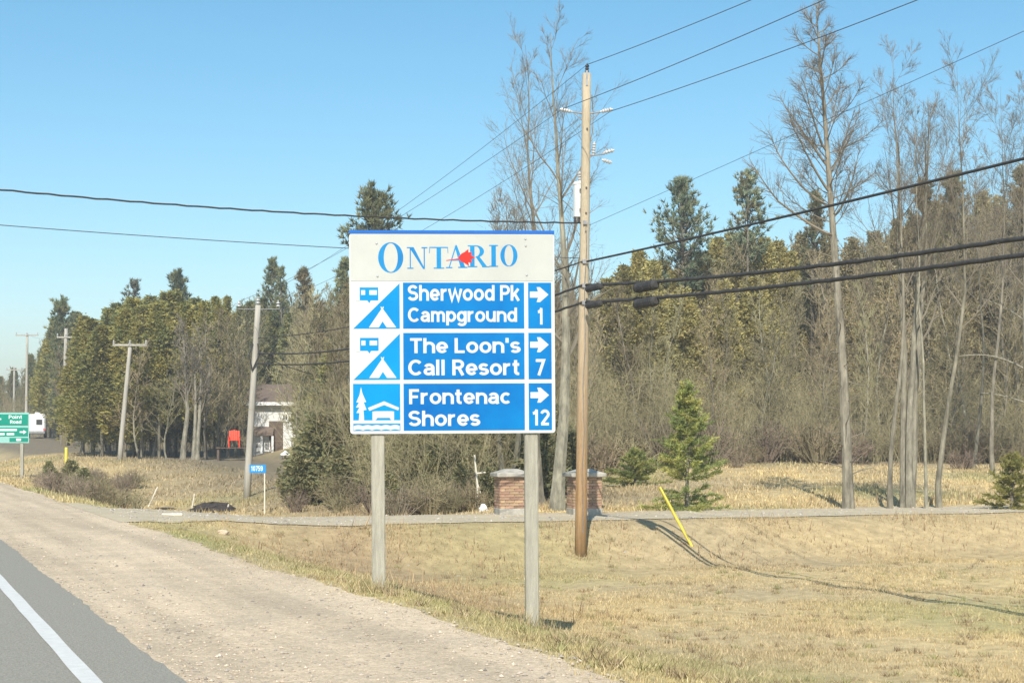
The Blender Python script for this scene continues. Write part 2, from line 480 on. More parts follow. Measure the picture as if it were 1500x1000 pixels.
blades(640000, 9.5, 48, .02, .075, .006, lambda u, v, Z, p: off_paving(u, v, -.35) & ((v < 33) | off_paving(u, v, -.2)) & (rng.random(len(u)) < ss(-.35, .45, u - shoulder_edge(v)) + .01) & (v < 43.5),
       'dry_grass', 'short dry straw-coloured grass over the roadside field')
blades(150000, 43, 110, .06, .2, .010, lambda u, v, Z, p: off_paving(u, v) & (v > 41) & ((Z < 74) | (u < 17)),
       'lawn_grass', 'pale dry grass on the lawn and bank beyond the side lane', power=1.3)
def weedcol(u, v):
    n = (.5 + .5 * np.sin(u * 2.1 + v))[:, None]
    return np.array([.40, .29, .16]) * n + np.array([.26, .17, .10]) * (1 - n)
blades(60000, 24, 60, .12, .42, .007, lambda u, v, Z, p: off_paving(u, v, .1) & (((np.abs(v - 34.6) < 1.3) & (u > 7) & (rng.random(len(u)) < .22)) | ((np.abs(u - 9.5) < 1.6) & (v < 36) & (rng.random(len(u)) < .10)) | ((v > 42.5) & (v < 50) & (p < 560) & (p > 60) & (u > 6.5) & (rng.random(len(u)) < .8)) | ((v > 41.5) & (v < 44) & (rng.random(len(u)) < .25))),
       'dead_weeds', 'brown dead weeds along the lane banks and ditch', lean=.5, colf=weedcol, power=1.2)
def bushweed(u, v):
    n = rng.random(len(u))[:, None]
    return np.array([.27, .19, .12]) * n + np.array([.19, .15, .10]) * (1 - n)

def stones(n, keep, z0, z1, s0, s1, cols, name, label, power=2.0):
    u, v, Z, px = scatter(n, z0, z1, power)
    ok = keep(u, v); u, v = u[ok], v[ok]; k = len(u)
    s = s0 * (s1 / s0) ** (rng.random(k) ** 2.2)
    O = np.array([(1, 0, 0), (0, 1, 0), (-1, 0, 0), (0, -1, 0), (0, 0, 1), (0, 0, -1)], float)
    F = np.array([(0, 1, 4), (1, 2, 4), (2, 3, 4), (3, 0, 4), (1, 0, 5), (2, 1, 5), (3, 2, 5), (0, 3, 5)])
    V = O[None] * s[:, None, None] * rng.uniform(.55, 1.2, (k, 6, 3))
    a = rng.uniform(0, 6.28, k); ca, sa = np.cos(a)[:, None], np.sin(a)[:, None]
    x, y = V[..., 0] * ca - V[..., 1] * sa, V[..., 0] * sa + V[..., 1] * ca
    V = np.stack([x + u[:, None], y + v[:, None], V[..., 2] * .7 + (zf(u, v) + .012 + s * .2)[:, None]], -1)
    m = MB(); m.add(V.reshape(-1, 3), (np.arange(k)[:, None, None] * 6 + F[None]).reshape(-1, 3))
    c = np.array(cols)[rng.integers(0, len(cols), k)] * rng.uniform(.7, 1.2, (k, 1))
    return tag(m.build(name, M_STONE, attr=np.repeat(c, 6, 0)), label, None, kind='stuff')
GC = [(.52, .44, .33), (.47, .40, .31), (.42, .36, .28), (.50, .43, .34), (.50, .40, .30), (.30, .27, .23)]
stones(52000, lambda u, v: (u > 1.8) & ((u > 1.95) | (rng.random(len(u)) < .35)) & (u < shoulder_edge(v) + .12) & (rng.random(len(u)) < .35 + .65 * ss(.1, .9, np.abs(u - 3.5) / 1.5)), 9, 60, .005, .024, GC, 'gravel', 'loose pale stones on the gravel shoulder')
stones(16000, lambda u, v: (v > drive_near(u) + wob(u)) & (v < drive_far(u)) & (u > 5), 33, 62, .012, .05, [(.40, .36, .31), (.31, .28, .25), (.47, .42, .36)], 'lane_gravel', 'loose grey stones on the side lane', 1.2)

# taller tussocks and matted clumps that break up the field
def tussocks(n, z0, z1):
    u, v, Z, px = scatter(n, z0, z1, 1.5)
    ok = off_paving(u, v, .1) & (v < 36); u, v = u[ok], v[ok]
    k = 26; m = len(u)
    U = (u[:, None] + rng.normal(0, .05, (m, k))).ravel(); V = (v[:, None] + rng.normal(0, .05, (m, k))).ravel()
    h = (rng.uniform(.04, .13, m)[:, None] * rng.uniform(.5, 1.1, (m, k))).ravel()
    az = rng.uniform(0, 6.28, m * k); ln = h * rng.uniform(.2, 1.3, m * k)
    C = np.stack([U, V, zf(U, V) - .01], 1); A = np.stack([np.cos(az) * ln, np.sin(az) * ln, h], 1)
    a2 = rng.uniform(0, 6.28, m * k); B = np.stack([np.cos(a2), np.sin(a2), np.zeros(m * k)], 1) * .007
    c = np.repeat(np.array([(.50, .40, .23), (.36, .27, .15), (.29, .27, .12), (.27, .20, .12)])[rng.integers(0, 4, m)], k, 0) * rng.uniform(.75, 1.25, (m * k, 1))
    mb_ = MB(); tris(mb_, C, A, B)
    tag(mb_.build('grass_tussocks', M_GRASS, attr=np.repeat(c, 3, 0)), 'ragged tussocks of taller dead grass over the field', None, kind='stuff')
tussocks(2000, 11, 40)
# ------------------------------------------------------------------ tourist sign
PX = 19.2 / FPX                          # metres per photo pixel on the sign
M_WHITE = mat('white_sheeting', lin(196, 200, 195), .6, .05, 1.4, spec=.25)
M_HEAD = mat('header_sheeting', lin(182, 183, 176), .6, .07, 1.2, spec=.25)
M_BLUE = mat('blue_sheeting', (.001, .205, .50), .5, 0, .7, col2=(.001, .105, .37), spec=.12)  # lighter azure noise patches painted in for the sheeting's cyan sheen
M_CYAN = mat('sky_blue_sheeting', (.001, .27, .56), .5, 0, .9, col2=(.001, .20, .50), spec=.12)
M_TOPB = mat('blue_trim', (.01, .12, .46), .4, .08, 4)
M_LETB = mat('header_blue', (.004, .25, .52), .4, 0, 2.2, col2=(.003, .16, .42))
M_RED = mat('red_leaf', (.66, .02, .012), .5, .06, 4)
M_GALV = mat('galvanised', (.42, .43, .42), .45, .15, 8, metal=.6)
M_POSTW = mat('weathered_timber', (.37, .345, .275), .9, .22, 3.0, .7, 14, stretch=(6, 6, .5))


# bold road-sign lettering drawn as constant-width strokes (cap height 1)
SW = .178
def _arc(cx, cy, rx, ry, a0, a1, n=14):
    return [(cx + rx * math.cos(R(a0 + (a1 - a0) * k / n)), cy + ry * math.sin(R(a0 + (a1 - a0) * k / n))) for k in range(n + 1)]
hw = SW / 2; hi = 1 - hw; XH = .76; xc = XH - hw; yc0 = XH / 2; ry0 = XH / 2 - hw
O_ = lambda cx, rx: ('closed', _arc(cx, yc0, rx, ry0, 0, 360, 30)[:-1])
GLYPH = {
 'S': (.72, [_arc(.36, hi - .2, .245, .2, 22, 270) + _arc(.36, hw + .21, .265, .21, 88, -160)]),
 'h': (.66, [[(.09, 0), (.09, 1)], [(.09, .3)] + _arc(.33, xc - .237, .24, .237, 180, 0) + [(.57, 0)]]),
 'e': (.66, [[(.10, .36), (.56, .36)], [(.57, .33)] + _arc(.33, yc0, .24, ry0, 0, 322, 22)]),
 'r': (.46, [[(.09, 0), (.09, XH)], [(.09, .3)] + _arc(.36, xc - .25, .27, .25, 180, 82)]),
 'w': (.90, [[(.05, XH), (.235, .03), (.45, .70), (.665, .03), (.85, XH)]]),
 'o': (.68, [O_(.34, .25)]),
 'd': (.66, [O_(.32, .235), [(.57, 0), (.57, 1)]]),
 'p': (.66, [O_(.34, .235), [(.09, -.24), (.09, XH)]]),
 'P': (.66, [[(.1, 0), (.1, 1)], [(.1, hi), (.36, hi)] + _arc(.36, hi - .225, .22, .225, 88, -88) + [(.1, hi - .45)]]),
 'R': (.70, [[(.1, 0), (.1, 1)], [(.1, hi), (.36, hi)] + _arc(.36, hi - .215, .22, .215, 88, -88) + [(.1, hi - .43)], [(.36, .50), (.60, 0)]]),
 'k': (.60, [[(.09, 0), (.09, 1)], [(.12, .28), (.52, XH)], [(.26, .46), (.54, 0)]]),
 'C': (.80, [_arc(.42, .5, .33, .5 - hw, 42, 318, 24)]),
 'a': (.64, [_arc(.31, xc - .20, .21, .20, 158, 4) + [(.52, .44), (.52, .12), (.56, 0)], [(.52, .44), (.32, .40)] + _arc(.27, .245, .185, .157, 90, 270) + [(.38, .11), (.52, .24)]]),
 'm': (.96, [[(.09, 0), (.09, XH)], [(.09, .3)] + _arc(.28, xc - .21, .19, .21, 180, 0) + [(.47, 0)], [(.47, .3)] + _arc(.66, xc - .21, .19, .21, 180, 0) + [(.85, 0)]]),
 'g': (.66, [O_(.32, .235), [(.57, XH), (.57, 0)] + _arc(.33, -.03, .24, .17, 0, -158)]),
 'u': (.66, [[(.09, XH), (.09, .33)] + _arc(.32, hw + .235, .23, .235, 180, 360) + [(.55, .36)], [(.56, XH), (.56, 0)]]),
 'n': (.66, [[(.09, 0), (.09, XH)], [(.09, .3)] + _arc(.33, xc - .237, .24, .237, 180, 0) + [(.57, 0)]]),
 'T': (.70, [[(.02, hi), (.68, hi)], [(.35, hi), (.35, 0)]]),
 'L': (.60, [[(.1, 1), (.1, hw), (.57, hw)]]),
 "'": (.22, [[(.10, 1), (.10, .68)]]),
 's': (.58, [_arc(.29, xc - .147, .195, .147, 22, 268) + _arc(.29, hw + .144, .205, .144, 86, -158)]),
 'l': (.24, [[(.09, 0), (.09, 1)]]),
 'i': (.24, [[(.09, 0), (.09, XH)], [(.09, .86), (.09, 1)]]),
 't': (.44, [[(.19, .96), (.19, .24)] + _arc(.31, .24, .12, .15, 180, 270, 6) + [(.39, .09)], [(.02, XH - .08), (.39, XH - .08)]]),
 'F': (.62, [[(.1, 0), (.1, 1)], [(.1, hi), (.58, hi)], [(.1, .49), (.52, .49)]]),
 'c': (.60, [_arc(.33, yc0, .24, ry0, 45, 315, 18)]),
 '1': (.46, [[(.03, .76), (.14, .78), (.25, .88), (.27, 1)], [(.27, .95), (.27, 0)]]),
 '2': (.64, [_arc(.31, hi - .21, .22, .21, 168, -28) + [(.10, hw), (.10, hw)], [(.05, hw), (.57, hw)]]),
 '7': (.60, [[(.04, hi), (.53, hi), (.22, 0)]]),
 '0': (.64, [('closed', _arc(.32, .5, .22, .5 - hw, 0, 360, 28)[:-1])]),
 '5': (.62, [[(.52, hi), (.15, hi), (.11, .52)] + _arc(.30, .32, .24, .235, 125, -155)]),
 '9': (.64, [('closed', _arc(.32, hi - .225, .23, .225, 0, 360, 24)[:-1]), [(.55, hi - .225)] + _arc(.32, .36, .23, .27, 0, -150)]),
}
def ribbon(mb, pts, w, fn, y0, y1, closed=False):
    P = np.array([p for i, p in enumerate(pts) if i == 0 or (p[0] - pts[i - 1][0]) ** 2 + (p[1] - pts[i - 1][1]) ** 2 > 1e-8])
    n = len(P)
    if closed: D0 = unit2(P - np.roll(P, 1, 0)); D1 = unit2(np.roll(P, -1, 0) - P)
    else:
        S = unit2(P[1:] - P[:-1]); D0 = np.concatenate([S[:1], S]); D1 = np.concatenate([S, S[-1:]])
    N0 = np.stack([-D0[:, 1], D0[:, 0]], 1); N1 = np.stack([-D1[:, 1], D1[:, 0]], 1)
    M_ = unit2(N0 + N1); c = np.clip((M_ * N0).sum(1), .45, 1)[:, None]
    A, B = P + M_ * w / 2 / c, P - M_ * w / 2 / c
    def v3(Q, y):
        q = fn(Q); return np.stack([q[:, 0], np.full(len(q), y), q[:, 1]], 1)
    V = np.concatenate([v3(A, y0), v3(B, y0), v3(A, y1), v3(B, y1)])
    k = np.arange(n if closed else n - 1); j = (k + 1) % n
    F = np.concatenate([np.stack([k, n + k, n + j, j], 1), np.stack([k, j, 2 * n + j, 2 * n + k], 1), np.stack([n + k, 3 * n + k, 3 * n + j, n + j], 1)])
    mb.add(V, F)
def unit2(v): return v / (np.linalg.norm(v, axis=1, keepdims=True) + 1e-9)

def put_text(parent, txt, px0, px1, pcap, pbase, y, mt, fx, fz, bold=None):
    x0, x1, zc, zb = fx(px0), fx(px1), fz(pcap), fz(pbase)
    adv = []; pen = 0
    for ch in txt:
        if ch == ' ': pen += .30; continue
        adv.append((ch, pen)); pen += GLYPH[ch][0] + .055
    allx = [q[0] + o for ch, o in adv for st in GLYPH[ch][1] for q in (st[1] if st[0] == 'closed' else st)]
    lo, hi_ = min(allx) - hw, max(allx) + hw
    for ch, o in adv:
        m = MB()
        fn = lambda Q, o=o: np.stack([x0 + (Q[:, 0] + o - lo) / (hi_ - lo) * (x1 - x0), zb + Q[:, 1] * (zc - zb)], 1)
        for n_, st in enumerate(GLYPH[ch][1]):
            cl = st[0] == 'closed'
            ribbon(m, st[1] if cl else st, SW, fn, y - .0012 - .0002 * n_, y + .0006, cl)
        ob = m.build('letter', mt, parent)

gr, Zr = ground_hit(781, 921); gl, Zl = ground_hit(554, 867)
SC = px_at(665, HOR, 19.2); SC.z = 0
sign = empty('tourist_sign', SC, 'large blue and white tourist sign reading Ontario with three campground and resort rows', 'sign', -TH + R(4.0))
sign.rotation_euler[1] = R(-.35)
bpy.context.view_layer.update()
fx = lambda p: (p - 665) * PX
fz = lambda p: CAM_H + (HOR - p) * PX
def rrect(x0, x1, p0, p1, r):
    xs0, xs1, z1, z0 = fx(x0), fx(x1), fz(p0), fz(p1)
    pts = []
    for cx, cz, a0 in ((xs1 - r, z1 - r, 0), (xs0 + r, z1 - r, 90), (xs0 + r, z0 + r, 180), (xs1 - r, z0 + r, 270)):
        for k in range(5):
            a = R(a0 + k * 22.5); pts.append((cx + r * math.cos(a), cz + r * math.sin(a)))
    return pts
def part(name, pts, y0, y1, mt, parent=sign):
    m = MB(); prism(m, pts, y0, y1); return m.build(name, mt, parent)
def rect(x0, x1, p0, p1): return [(fx(x0), fz(p1)), (fx(x1), fz(p1)), (fx(x1), fz(p0)), (fx(x0), fz(p0))]

part('board', rrect(515, 815.5, 342.6, 634.5, .035), 0, .022, M_WHITE)
part('top_trim', rect(515, 815.5, 337.6, 342.4), -.006, .05, M_TOPB)
part('header_panel', rect(517, 813.5, 343.6, 411.4), -.004, -.0005, M_HEAD)
rows = [(414, 481), (487.5, 555.5), (561.5, 630)]
for (bx, bz) in ((555, 357), (773, 350), (773.4, 360), (556, 405), (774.5, 403)):
    hm = MB(); lathe(hm, [(.0, -.003), (.012, -.003), (.013, .0), (.008, .006), (0, .007)], 8, Matrix.Rotation(R(90), 3, 'X'), (fx(bx), -.007, fz(bz))); hm.build('bolt', M_GALV, sign)

def px_poly(pts): return [(fx(a), fz(b)) for a, b in pts]
for r, (a, b) in enumerate(rows):
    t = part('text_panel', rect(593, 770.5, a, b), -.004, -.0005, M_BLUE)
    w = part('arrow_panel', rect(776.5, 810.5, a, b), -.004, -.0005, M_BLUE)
    yc = a + 17.5
    part('arrow', px_poly([(779, yc - 4.5), (791, yc - 4.5), (789, yc - 11), (794, yc - 11), (806.5, yc), (794, yc + 11), (789, yc + 11), (791, yc + 4.5), (779, yc + 4.5)]), -.0055, -.0035, M_WHITE, w)
    if r < 2:
        ic = part('pictogram_panel', rect(519.5, 588, a, b), -.003, -.0005, M_WHITE)
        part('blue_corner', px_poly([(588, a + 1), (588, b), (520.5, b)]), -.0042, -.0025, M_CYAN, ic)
        o = a - 414
        cv = [(530, 421), (557, 421), (557, 440), (546, 440), (544, 444), (541, 440), (530, 440)]
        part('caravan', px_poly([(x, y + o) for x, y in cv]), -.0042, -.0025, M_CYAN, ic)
        for wx0, wx1 in ((532, 538), (544, 555)):
            part('caravan_window', rect(wx0, wx1, 425 + o, 432 + o), -.0054, -.0036, M_WHITE, ic)
        part('tow_bar', rect(524, 530.2, 440.6 + o, 441.6 + o), -.0042, -.0025, M_GALV, ic)
        tent = [(543, 479.5), (561.5, 452.5), (560, 449.5), (561.2, 448.8), (562.6, 451), (564, 448.8), (565.2, 449.5), (563.8, 452.5), (583, 479.5), (569, 479.5), (563, 470.5), (557.5, 479.5)]
        part('tent', px_poly([(x, y + o) for x, y in tent]), -.0054, -.0036, M_WHITE, ic)
    else:
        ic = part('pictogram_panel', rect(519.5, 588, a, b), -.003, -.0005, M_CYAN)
        tree = [(531, 566), (533, 575), (538.5, 588), (535, 588.5), (539, 599.5), (534.6, 600), (535.5, 615), (527.5, 615), (528.6, 604), (524, 604), (528.5, 596), (523.5, 596), (528, 588.6), (524, 588.6), (529, 577)]
        part('fir_tree', px_poly(tree), -.0043, -.0025, M_WHITE, ic)
        part('cabin_roof', px_poly([(541, 596.5), (564.5, 587), (586.5, 596.5), (585, 600.5), (564.5, 592.5), (543, 601)]), -.0043, -.0025, M_WHITE, ic)
        part('cabin_wall', px_poly([(547.5, 602), (552, 601.5), (575, 601.5), (579, 602), (579, 614.5), (574.5, 614.5), (572.5, 611.2), (554.5, 611.2), (552.5, 614.5), (547.5, 614.5)]), -.0043, -.0025, M_WHITE, ic)
        part('shore_line', rect(519.5, 588, 614.8, 619.5), -.0044, -.0025, M_WHITE, ic)
        wv = []
        for k in range(41): wv.append((520 + k * 1.675, 622.8 - 1.3 * abs(math.sin(k / 40 * 5 * math.pi))))
        for k in range(41): wv.append((587 - k * 1.675, 629.4 - 1.5 * abs(math.sin(k / 40 * 5 * math.pi))))
        part('waves', px_poly(wv), -.0043, -.0025, M_WHITE, ic)
T = lambda s, *a: put_text(sign, s, *a, -.0042, M_WHITE, fx, fz, .026)
T('Sherwood Pk', 600, 764.5, 417.5, 440.5); T('Campground', 600, 760, 450.5, 471.5)
T("The Loon's", 600.5, 765, 495, 517); T('Call Resort', 600, 765, 526.5, 549.5)
T('Frontenac', 601, 749.5, 569.5, 591.5); T('Shores', 600, 705, 601, 623.5)
T('1', 789, 797.5, 451, 475.5); T('7', 785, 801, 526, 550); T('12', 780.5, 808, 600, 623.5)

# ONTARIO in thick-and-thin serif capitals
def ring_letter(m, cx, cz, ax, az, ix, iz, y0, y1, n=40):
    a = np.arange(n) * 2 * math.pi / n
    o = np.stack([cx + ax * np.cos(a), cz + az * np.sin(a)], 1); i_ = np.stack([cx + ix * np.cos(a), cz + iz * np.sin(a)], 1)
    V = np.concatenate([np.stack([p[:, 0], np.full(n, y), p[:, 1]], 1) for p, y in ((o, y0), (i_, y0), (o, y1), (i_, y1))])
    k = np.arange(n); j = (k + 1) % n
    m.add(V, np.concatenate([np.stack([k, j, n + j, n + k], 1), np.stack([2 * n + k, 2 * n + j, j, k], 1), np.stack([n + k, n + j, 3 * n + j, 3 * n + k], 1)]))
Y0, Y1 = -.0055, -.0035
def letter(polys, rings=()):
    m = MB()
    for n_, p in enumerate(polys): prism(m, px_poly(p), Y0 - .00025 * n_, Y1)
    for cx, cy, ax, ay, ix, iy in rings: ring_letter(m, fx(cx), fz(cy), ax * PX, ay * PX, ix * PX, iy * PX, Y0, Y1)
    return m.build('letter', M_LETB, sign)
def hb(x0, x1, y, t=.8): return [(x0, y - t), (x1, y - t), (x1, y + t), (x0, y + t)]
letter([], [(575.5, 377.5, 18.3, 22.3, 10.2, 21.0)])
letter([hb(599, 607, 363), [(603.2, 363), (604.8, 363), (604.8, 393), (603.2, 393)], hb(599.5, 608.5, 393), [(602.5, 362.4), (609, 362.4), (625.2, 394), (622.6, 394)], [(623.6, 363), (625.2, 363), (625.2, 394), (623.6, 394)], hb(620.5, 629, 363)])
letter([hb(632, 659, 362.6), [(642.5, 362.6), (649, 362.6), (649, 392.8), (642.5, 392.8)], hb(638, 653.5, 392.8), [(632, 362), (633, 362), (632.3, 371), (631.4, 371)], [(658, 362), (659, 362), (659.6, 371), (658.7, 371)]])
letter([[(670.2, 359), (672, 359), (661.5, 392), (659.9, 392)], [(669, 361), (672, 359), (684.5, 392), (677.5, 392)], hb(656, 665.5, 392), hb(674, 687.5, 391.6), hb(663.5, 675, 381, .7)])
bow = []
for k in range(13):
    a = R(90 - k * 15); bow.append((699.5 + 12.5 * math.cos(a), 368.2 - 8.9 * math.sin(a)))
for k in range(13):
    a = R(-90 + k * 15); bow.append((699.5 + 6.2 * math.cos(a), 368.2 - 7.6 * math.sin(a)))
letter([hb(688, 700, 360.2), [(691.5, 360), (698, 360), (698, 390.6), (691.5, 390.6)], hb(688, 702, 390.6), bow, [(700, 376.5), (705, 375.8), (716.5, 390.6), (709.5, 390.6)], hb(709, 719.5, 390.8, .6)])
letter([hb(719.5, 732.5, 359.6), [(722.7, 359.6), (729.3, 359.6), (729.3, 390), (722.7, 390)], hb(719.5, 732.5, 390)])
letter([], [(748.5, 374.2, 12.6, 16.0, 6.4, 15.0)])
leaf = [(656.5, 381.2), (675, 378.4), (674.3, 376.4), (679, 371.5), (683.5, 369.2), (689, 364.8), (688.9, 369.8), (694.5, 368.9), (692.4, 373.3), (698.4, 377), (692.4, 380.4), (694.8, 385), (688.8, 383.9), (689.8, 389.4), (683.2, 385), (678, 383), (675.3, 379.6), (656.5, 382)]
part('maple_leaf', px_poly(leaf), -.0085, -.0035, M_RED)

def post(px, g, z_top):
    m = MB()
    inv = sign.matrix_world.inverted()
    c = inv @ Vector((g.x, g.y, 0))
    bot = g.z - .4
    bbox(m, (fx(px), .098, (bot + z_top) / 2), (.158, .145, z_top - bot), .012)
    return m.build('post', M_POSTW, sign)
post(555, gl, fz(342)); post(780.5, gr, fz(342))
for zz in (360, 480, 600):
    m = MB(); box(m, (fx(665), .0235 + .0, fz(zz)), (fx(812) - fx(518), .003, .05)); m.build('stiffener', M_GALV, sign)

# dark clod on the ground at the right post
g, Z = ground_hit(811, 923)
def lump(name, loc, sx, sy, sz, mt, label, cat, seed=0, group=None, n=14):
    r = np.random.default_rng(seed); m = MB(); k = 7
    rings = []
    for j in range(k):
        t = j / (k - 1); rr = math.cos(t * math.pi / 2) ** .7; zz = math.sin(t * math.pi / 2)
        for q in range(n):
            a = q / n * 6.283; w = 1 + r.uniform(-.22, .22)
            rings.append((rr * w * math.cos(a) * sx, rr * w * math.sin(a) * sy, zz * sz * (1 + r.uniform(-.15, .15)) - .02))
    i = np.arange(k - 1)[:, None] * n + np.arange(n)[None]; j_ = np.arange(k - 1)[:, None] * n + (np.arange(n)[None] + 1) % n
    m.add(rings, np.stack([i, j_, j_ + n, i + n], -1).reshape(-1, 4))
    o = m.build(name, mt, smooth=False, loc=loc); o.rotation_euler[2] = -TH
    return tag(o, label, cat, group)
M_DARK = mat('dark_rough', (.05, .042, .036), .95, .4, 8, .8, 30)
lump('dark_lump', g, .17, .12, .07, M_DARK, 'dark clod on the ground beside the right post of the tourist sign', 'mound', 3)

# ------------------------------------------------------------------ utility poles
M_POLE = mat('orange_pole_wood', (.29, .165, .07), .85, 0, 2.6, 1.0, 22, col2=(.48, .31, .155), stretch=(6, 6, .22))
M_POLEG = mat('grey_pole_wood', (.40, .37, .31), .9, .2, 2.0, .6, 16, stretch=(5, 5, .35))
M_PORC = mat('porcelain', (.46, .46, .45), .4, .05, 5, spec=.5)
M_DARKP = mat('dark_porcelain', (.055, .05, .05), .35, .2, 5, spec=.5)
M_TRANS = mat('transformer_paint', (.64, .65, .63), .45, .05, 3)
M_STEEL = mat('dull_steel', (.27, .27, .27), .5, .2, 9, metal=.5)
M_WIRE = mat('wire', (.07, .07, .075), .7, .2, 4)
M_CABLE = mat('black_cable', (.045, .042, .04), .75, .3, 9)

# the new pole fades from orange at the butt to pale at the tip
nt = M_POLE.node_tree; N, L = nt.nodes, nt.links
b_ = N['Principled BSDF']; src = b_.inputs['Base Color'].links[0].from_socket
tc = N.new('ShaderNodeTexCoord'); sp = N.new('ShaderNodeSeparateXYZ'); L.new(tc.outputs['Object'], sp.inputs[0])
mr = N.new('ShaderNodeMapRange'); mr.inputs['From Min'].default_value = 1.5; mr.inputs['From Max'].default_value = 6.5; L.new(sp.outputs['Z'], mr.inputs['Value'])
mx = N.new('ShaderNodeMix'); mx.data_type = 'RGBA'; mx.inputs['B'].default_value = (.55, .475, .34, 1)
sc_ = N.new('ShaderNodeMath'); sc_.operation = 'MULTIPLY'; sc_.inputs[1].default_value = .8; L.new(mr.outputs[0], sc_.inputs[0])
L.new(sc_.outputs[0], mx.inputs['Factor']); L.new(src, mx.inputs['A']); L.new(mx.outputs['Result'], b_.inputs['Base Color'])

P1, Z1 = ground_hit(850.5, 812)
TOP1 = px_at(859.5, 108, Z1)
pole = empty('utility_pole', P1, 'tall new orange-brown utility pole with a grey transformer right of the tourist sign', 'utility pole', -TH)
pole_m = MB()
lean = (TOP1 - P1)
Lr = lambda p: Matrix.Rotation(TH, 3, 'Z') @ (Vector(p) - P1)       # world -> the pole's own frame
tl = Lr(TOP1)
tube(pole_m, [tuple(tl * t + Vector((0, 0, -.3 * (t == 0)))) for t in np.linspace(0, 1, 12)], np.linspace(.138, .096, 12), 16)
pole_m.build('pole', M_POLE, pole, smooth=True)
def on_pole(py, dx=0, dy=0):
    H = CAM_H + (HOR - py) / FPX * Z1
    t = (H - P1.z) / (TOP1.z - P1.z)
    return tl * t + Vector((dx, dy, 0))
def insul(mb, base, axis_, L_=.3, r=.055, n=3):
    ax = Vector(axis_).normalized(); M = ax.to_track_quat('Z', 'Y').to_matrix()
    prof = [(0, 0), (.02, 0)]
    for k in range(n):
        z = L_ * (.15 + .75 * k / n); prof += [(.025, z), (r, z + .02), (r * .9, z + .05), (.025, z + L_ * .5 / n)]
    prof += [(.02, L_), (0, L_)]
    lathe(mb, prof, 10, M, base)
m = MB(); insul(m, on_pole(109, .0, 0), (0.05, 0, 1), .24, .05, 3); m.build('insulator', M_DARKP, pole)
m = MB(); box(m, on_pole(116, .0, -.1), (.05, .02, .35)); m.build('pin_bracket', M_STEEL, pole)
WIRE_TOP = on_pole(95)
for sgn in (-1, 1):
    m = MB()
    a = on_pole(166, sgn * .09); e = a + Vector((sgn * .26, 0, .035))
    tube(m, [a, e], .022, 6); tube(m, [on_pole(176, sgn * .09), a + Vector((sgn * .2, 0, .01))], .012, 5)
    br = m.build('standoff_bracket', M_STEEL, pole)
    m = MB(); insul(m, a + Vector((sgn * .22, 0, .03)), (sgn, 0, .22), .3, .05, 4); m.build('insulator', M_PORC, br)
WIRE_L = on_pole(160, -.55); WIRE_R = on_pole(163, .56)
# transformer
tcn = on_pole(290, -.075, .31)
m = MB(); lathe(m, [(0, -.42), (.17, -.42), (.19, -.40), (.19, .33), (.20, .34), (.20, .37), (.17, .41), (.05, .44), (0, .44)], 20, None, tcn)
tr = m.build('transformer', M_TRANS, pole, smooth=False)
m = MB(); insul(m, tcn + Vector((-.02, 0, .42)), (-.1, 0, 1), .24, .05, 3); m.build('bushing', M_PORC, tr)
for a in (-.09, 0, .09):
    m = MB(); tube(m, [tcn + Vector((a - .06, -.1, -.40)), tcn + Vector((a - .06, -.12, -.52))], .03, 6); m.build('terminal', M_DARKP, tr)
for zz in (.2, -.25):
    m = MB(); box(m, tcn + Vector((0, -.2, zz)), (.1, .08, .05)); m.build('hanger', M_DARKP, tr)
for py in (276, 313, 190, 340):
    m = MB(); tube(m, [on_pole(py, .02, -.13), on_pole(py, .02, -.09)], .022, 6); m.build('bolt', M_DARKP, pole)
# fused cutout on the right
m = MB(); a = on_pole(228, .08); tube(m, [a, a + Vector((.36, 0, .04))], .02, 6); tube(m, [a + Vector((.3, 0, .04)), a + Vector((.42, 0, .16))], .018, 5)
fb = m.build('cutout_bracket', M_STEEL, pole)
m = MB(); insul(m, on_pole(228, .17), (.1, 0, 1), .32, .045, 4); m.build('cutout', M_PORC, fb)
m = MB(); insul(m, on_pole(224, .40), (1, 0, .25), .26, .05, 3); m.build('arrester', M_PORC, fb)
m = MB(); insul(m, on_pole(234, .37), (1, 0, -.3), .24, .05, 3); m.build('arrester', M_PORC, fb)
# cable clamps and the ground lead
for py in (327, 384, 419, 444):
    m = MB(); box(m, on_pole(py, .0, -.13), (.09, .05, .09)); m.build('clamp', M_STEEL, pole)
m = MB(); tube(m, [on_pole(p, .02 + .02 * math.sin(p), -.135 - (812 - p) * .000006) for p in range(330, 800, 30)], .009, 5); m.build('ground_lead', M_STEEL, pole)

def wpole(loc): return P1 + Matrix.Rotation(-TH, 3, 'Z') @ Vector(loc)
# ---- the other poles of the line
def far_pole(px, pyb, ptx, pty, Z, arm, label, r=.14, mt=M_POLEG, ground=True):
    base = on_ground(px, Z)
    top = px_at(ptx, pty, Z)
    o = empty('utility_pole', base, label, 'utility pole', -TH, 'grey poles of the power line')
    lr = lambda p: Matrix.Rotation(TH, 3, 'Z') @ (Vector(p) - base)
    t = lr(top)
    m = MB(); tube(m, [tuple(t * k + Vector((0, 0, -.4 * (k == 0)))) for k in np.linspace(0, 1, 8)], np.linspace(r, r * .72, 8), 12); m.build('pole', mt, o, smooth=True)
    if arm:
        w, dz = arm
        m = MB(); bbox(m, (t.x, t.y - .12, t.z - dz), (w, .1, .12), .01); a = m.build('crossarm', mt, o)
        for s in (-.47, 0, .47):
            m = MB(); insul(m, (t.x + s * w, t.y - .12, t.z - dz + .05), (0, 0, 1), .26, .07, 2); m.build('insulator', M_PORC, a)
    return o, base, top
P2 = far_pole(361, 738, 378, 447, 65, None, 'leaning grey utility pole in front of the white house', .15)
po, pb, pt = P2
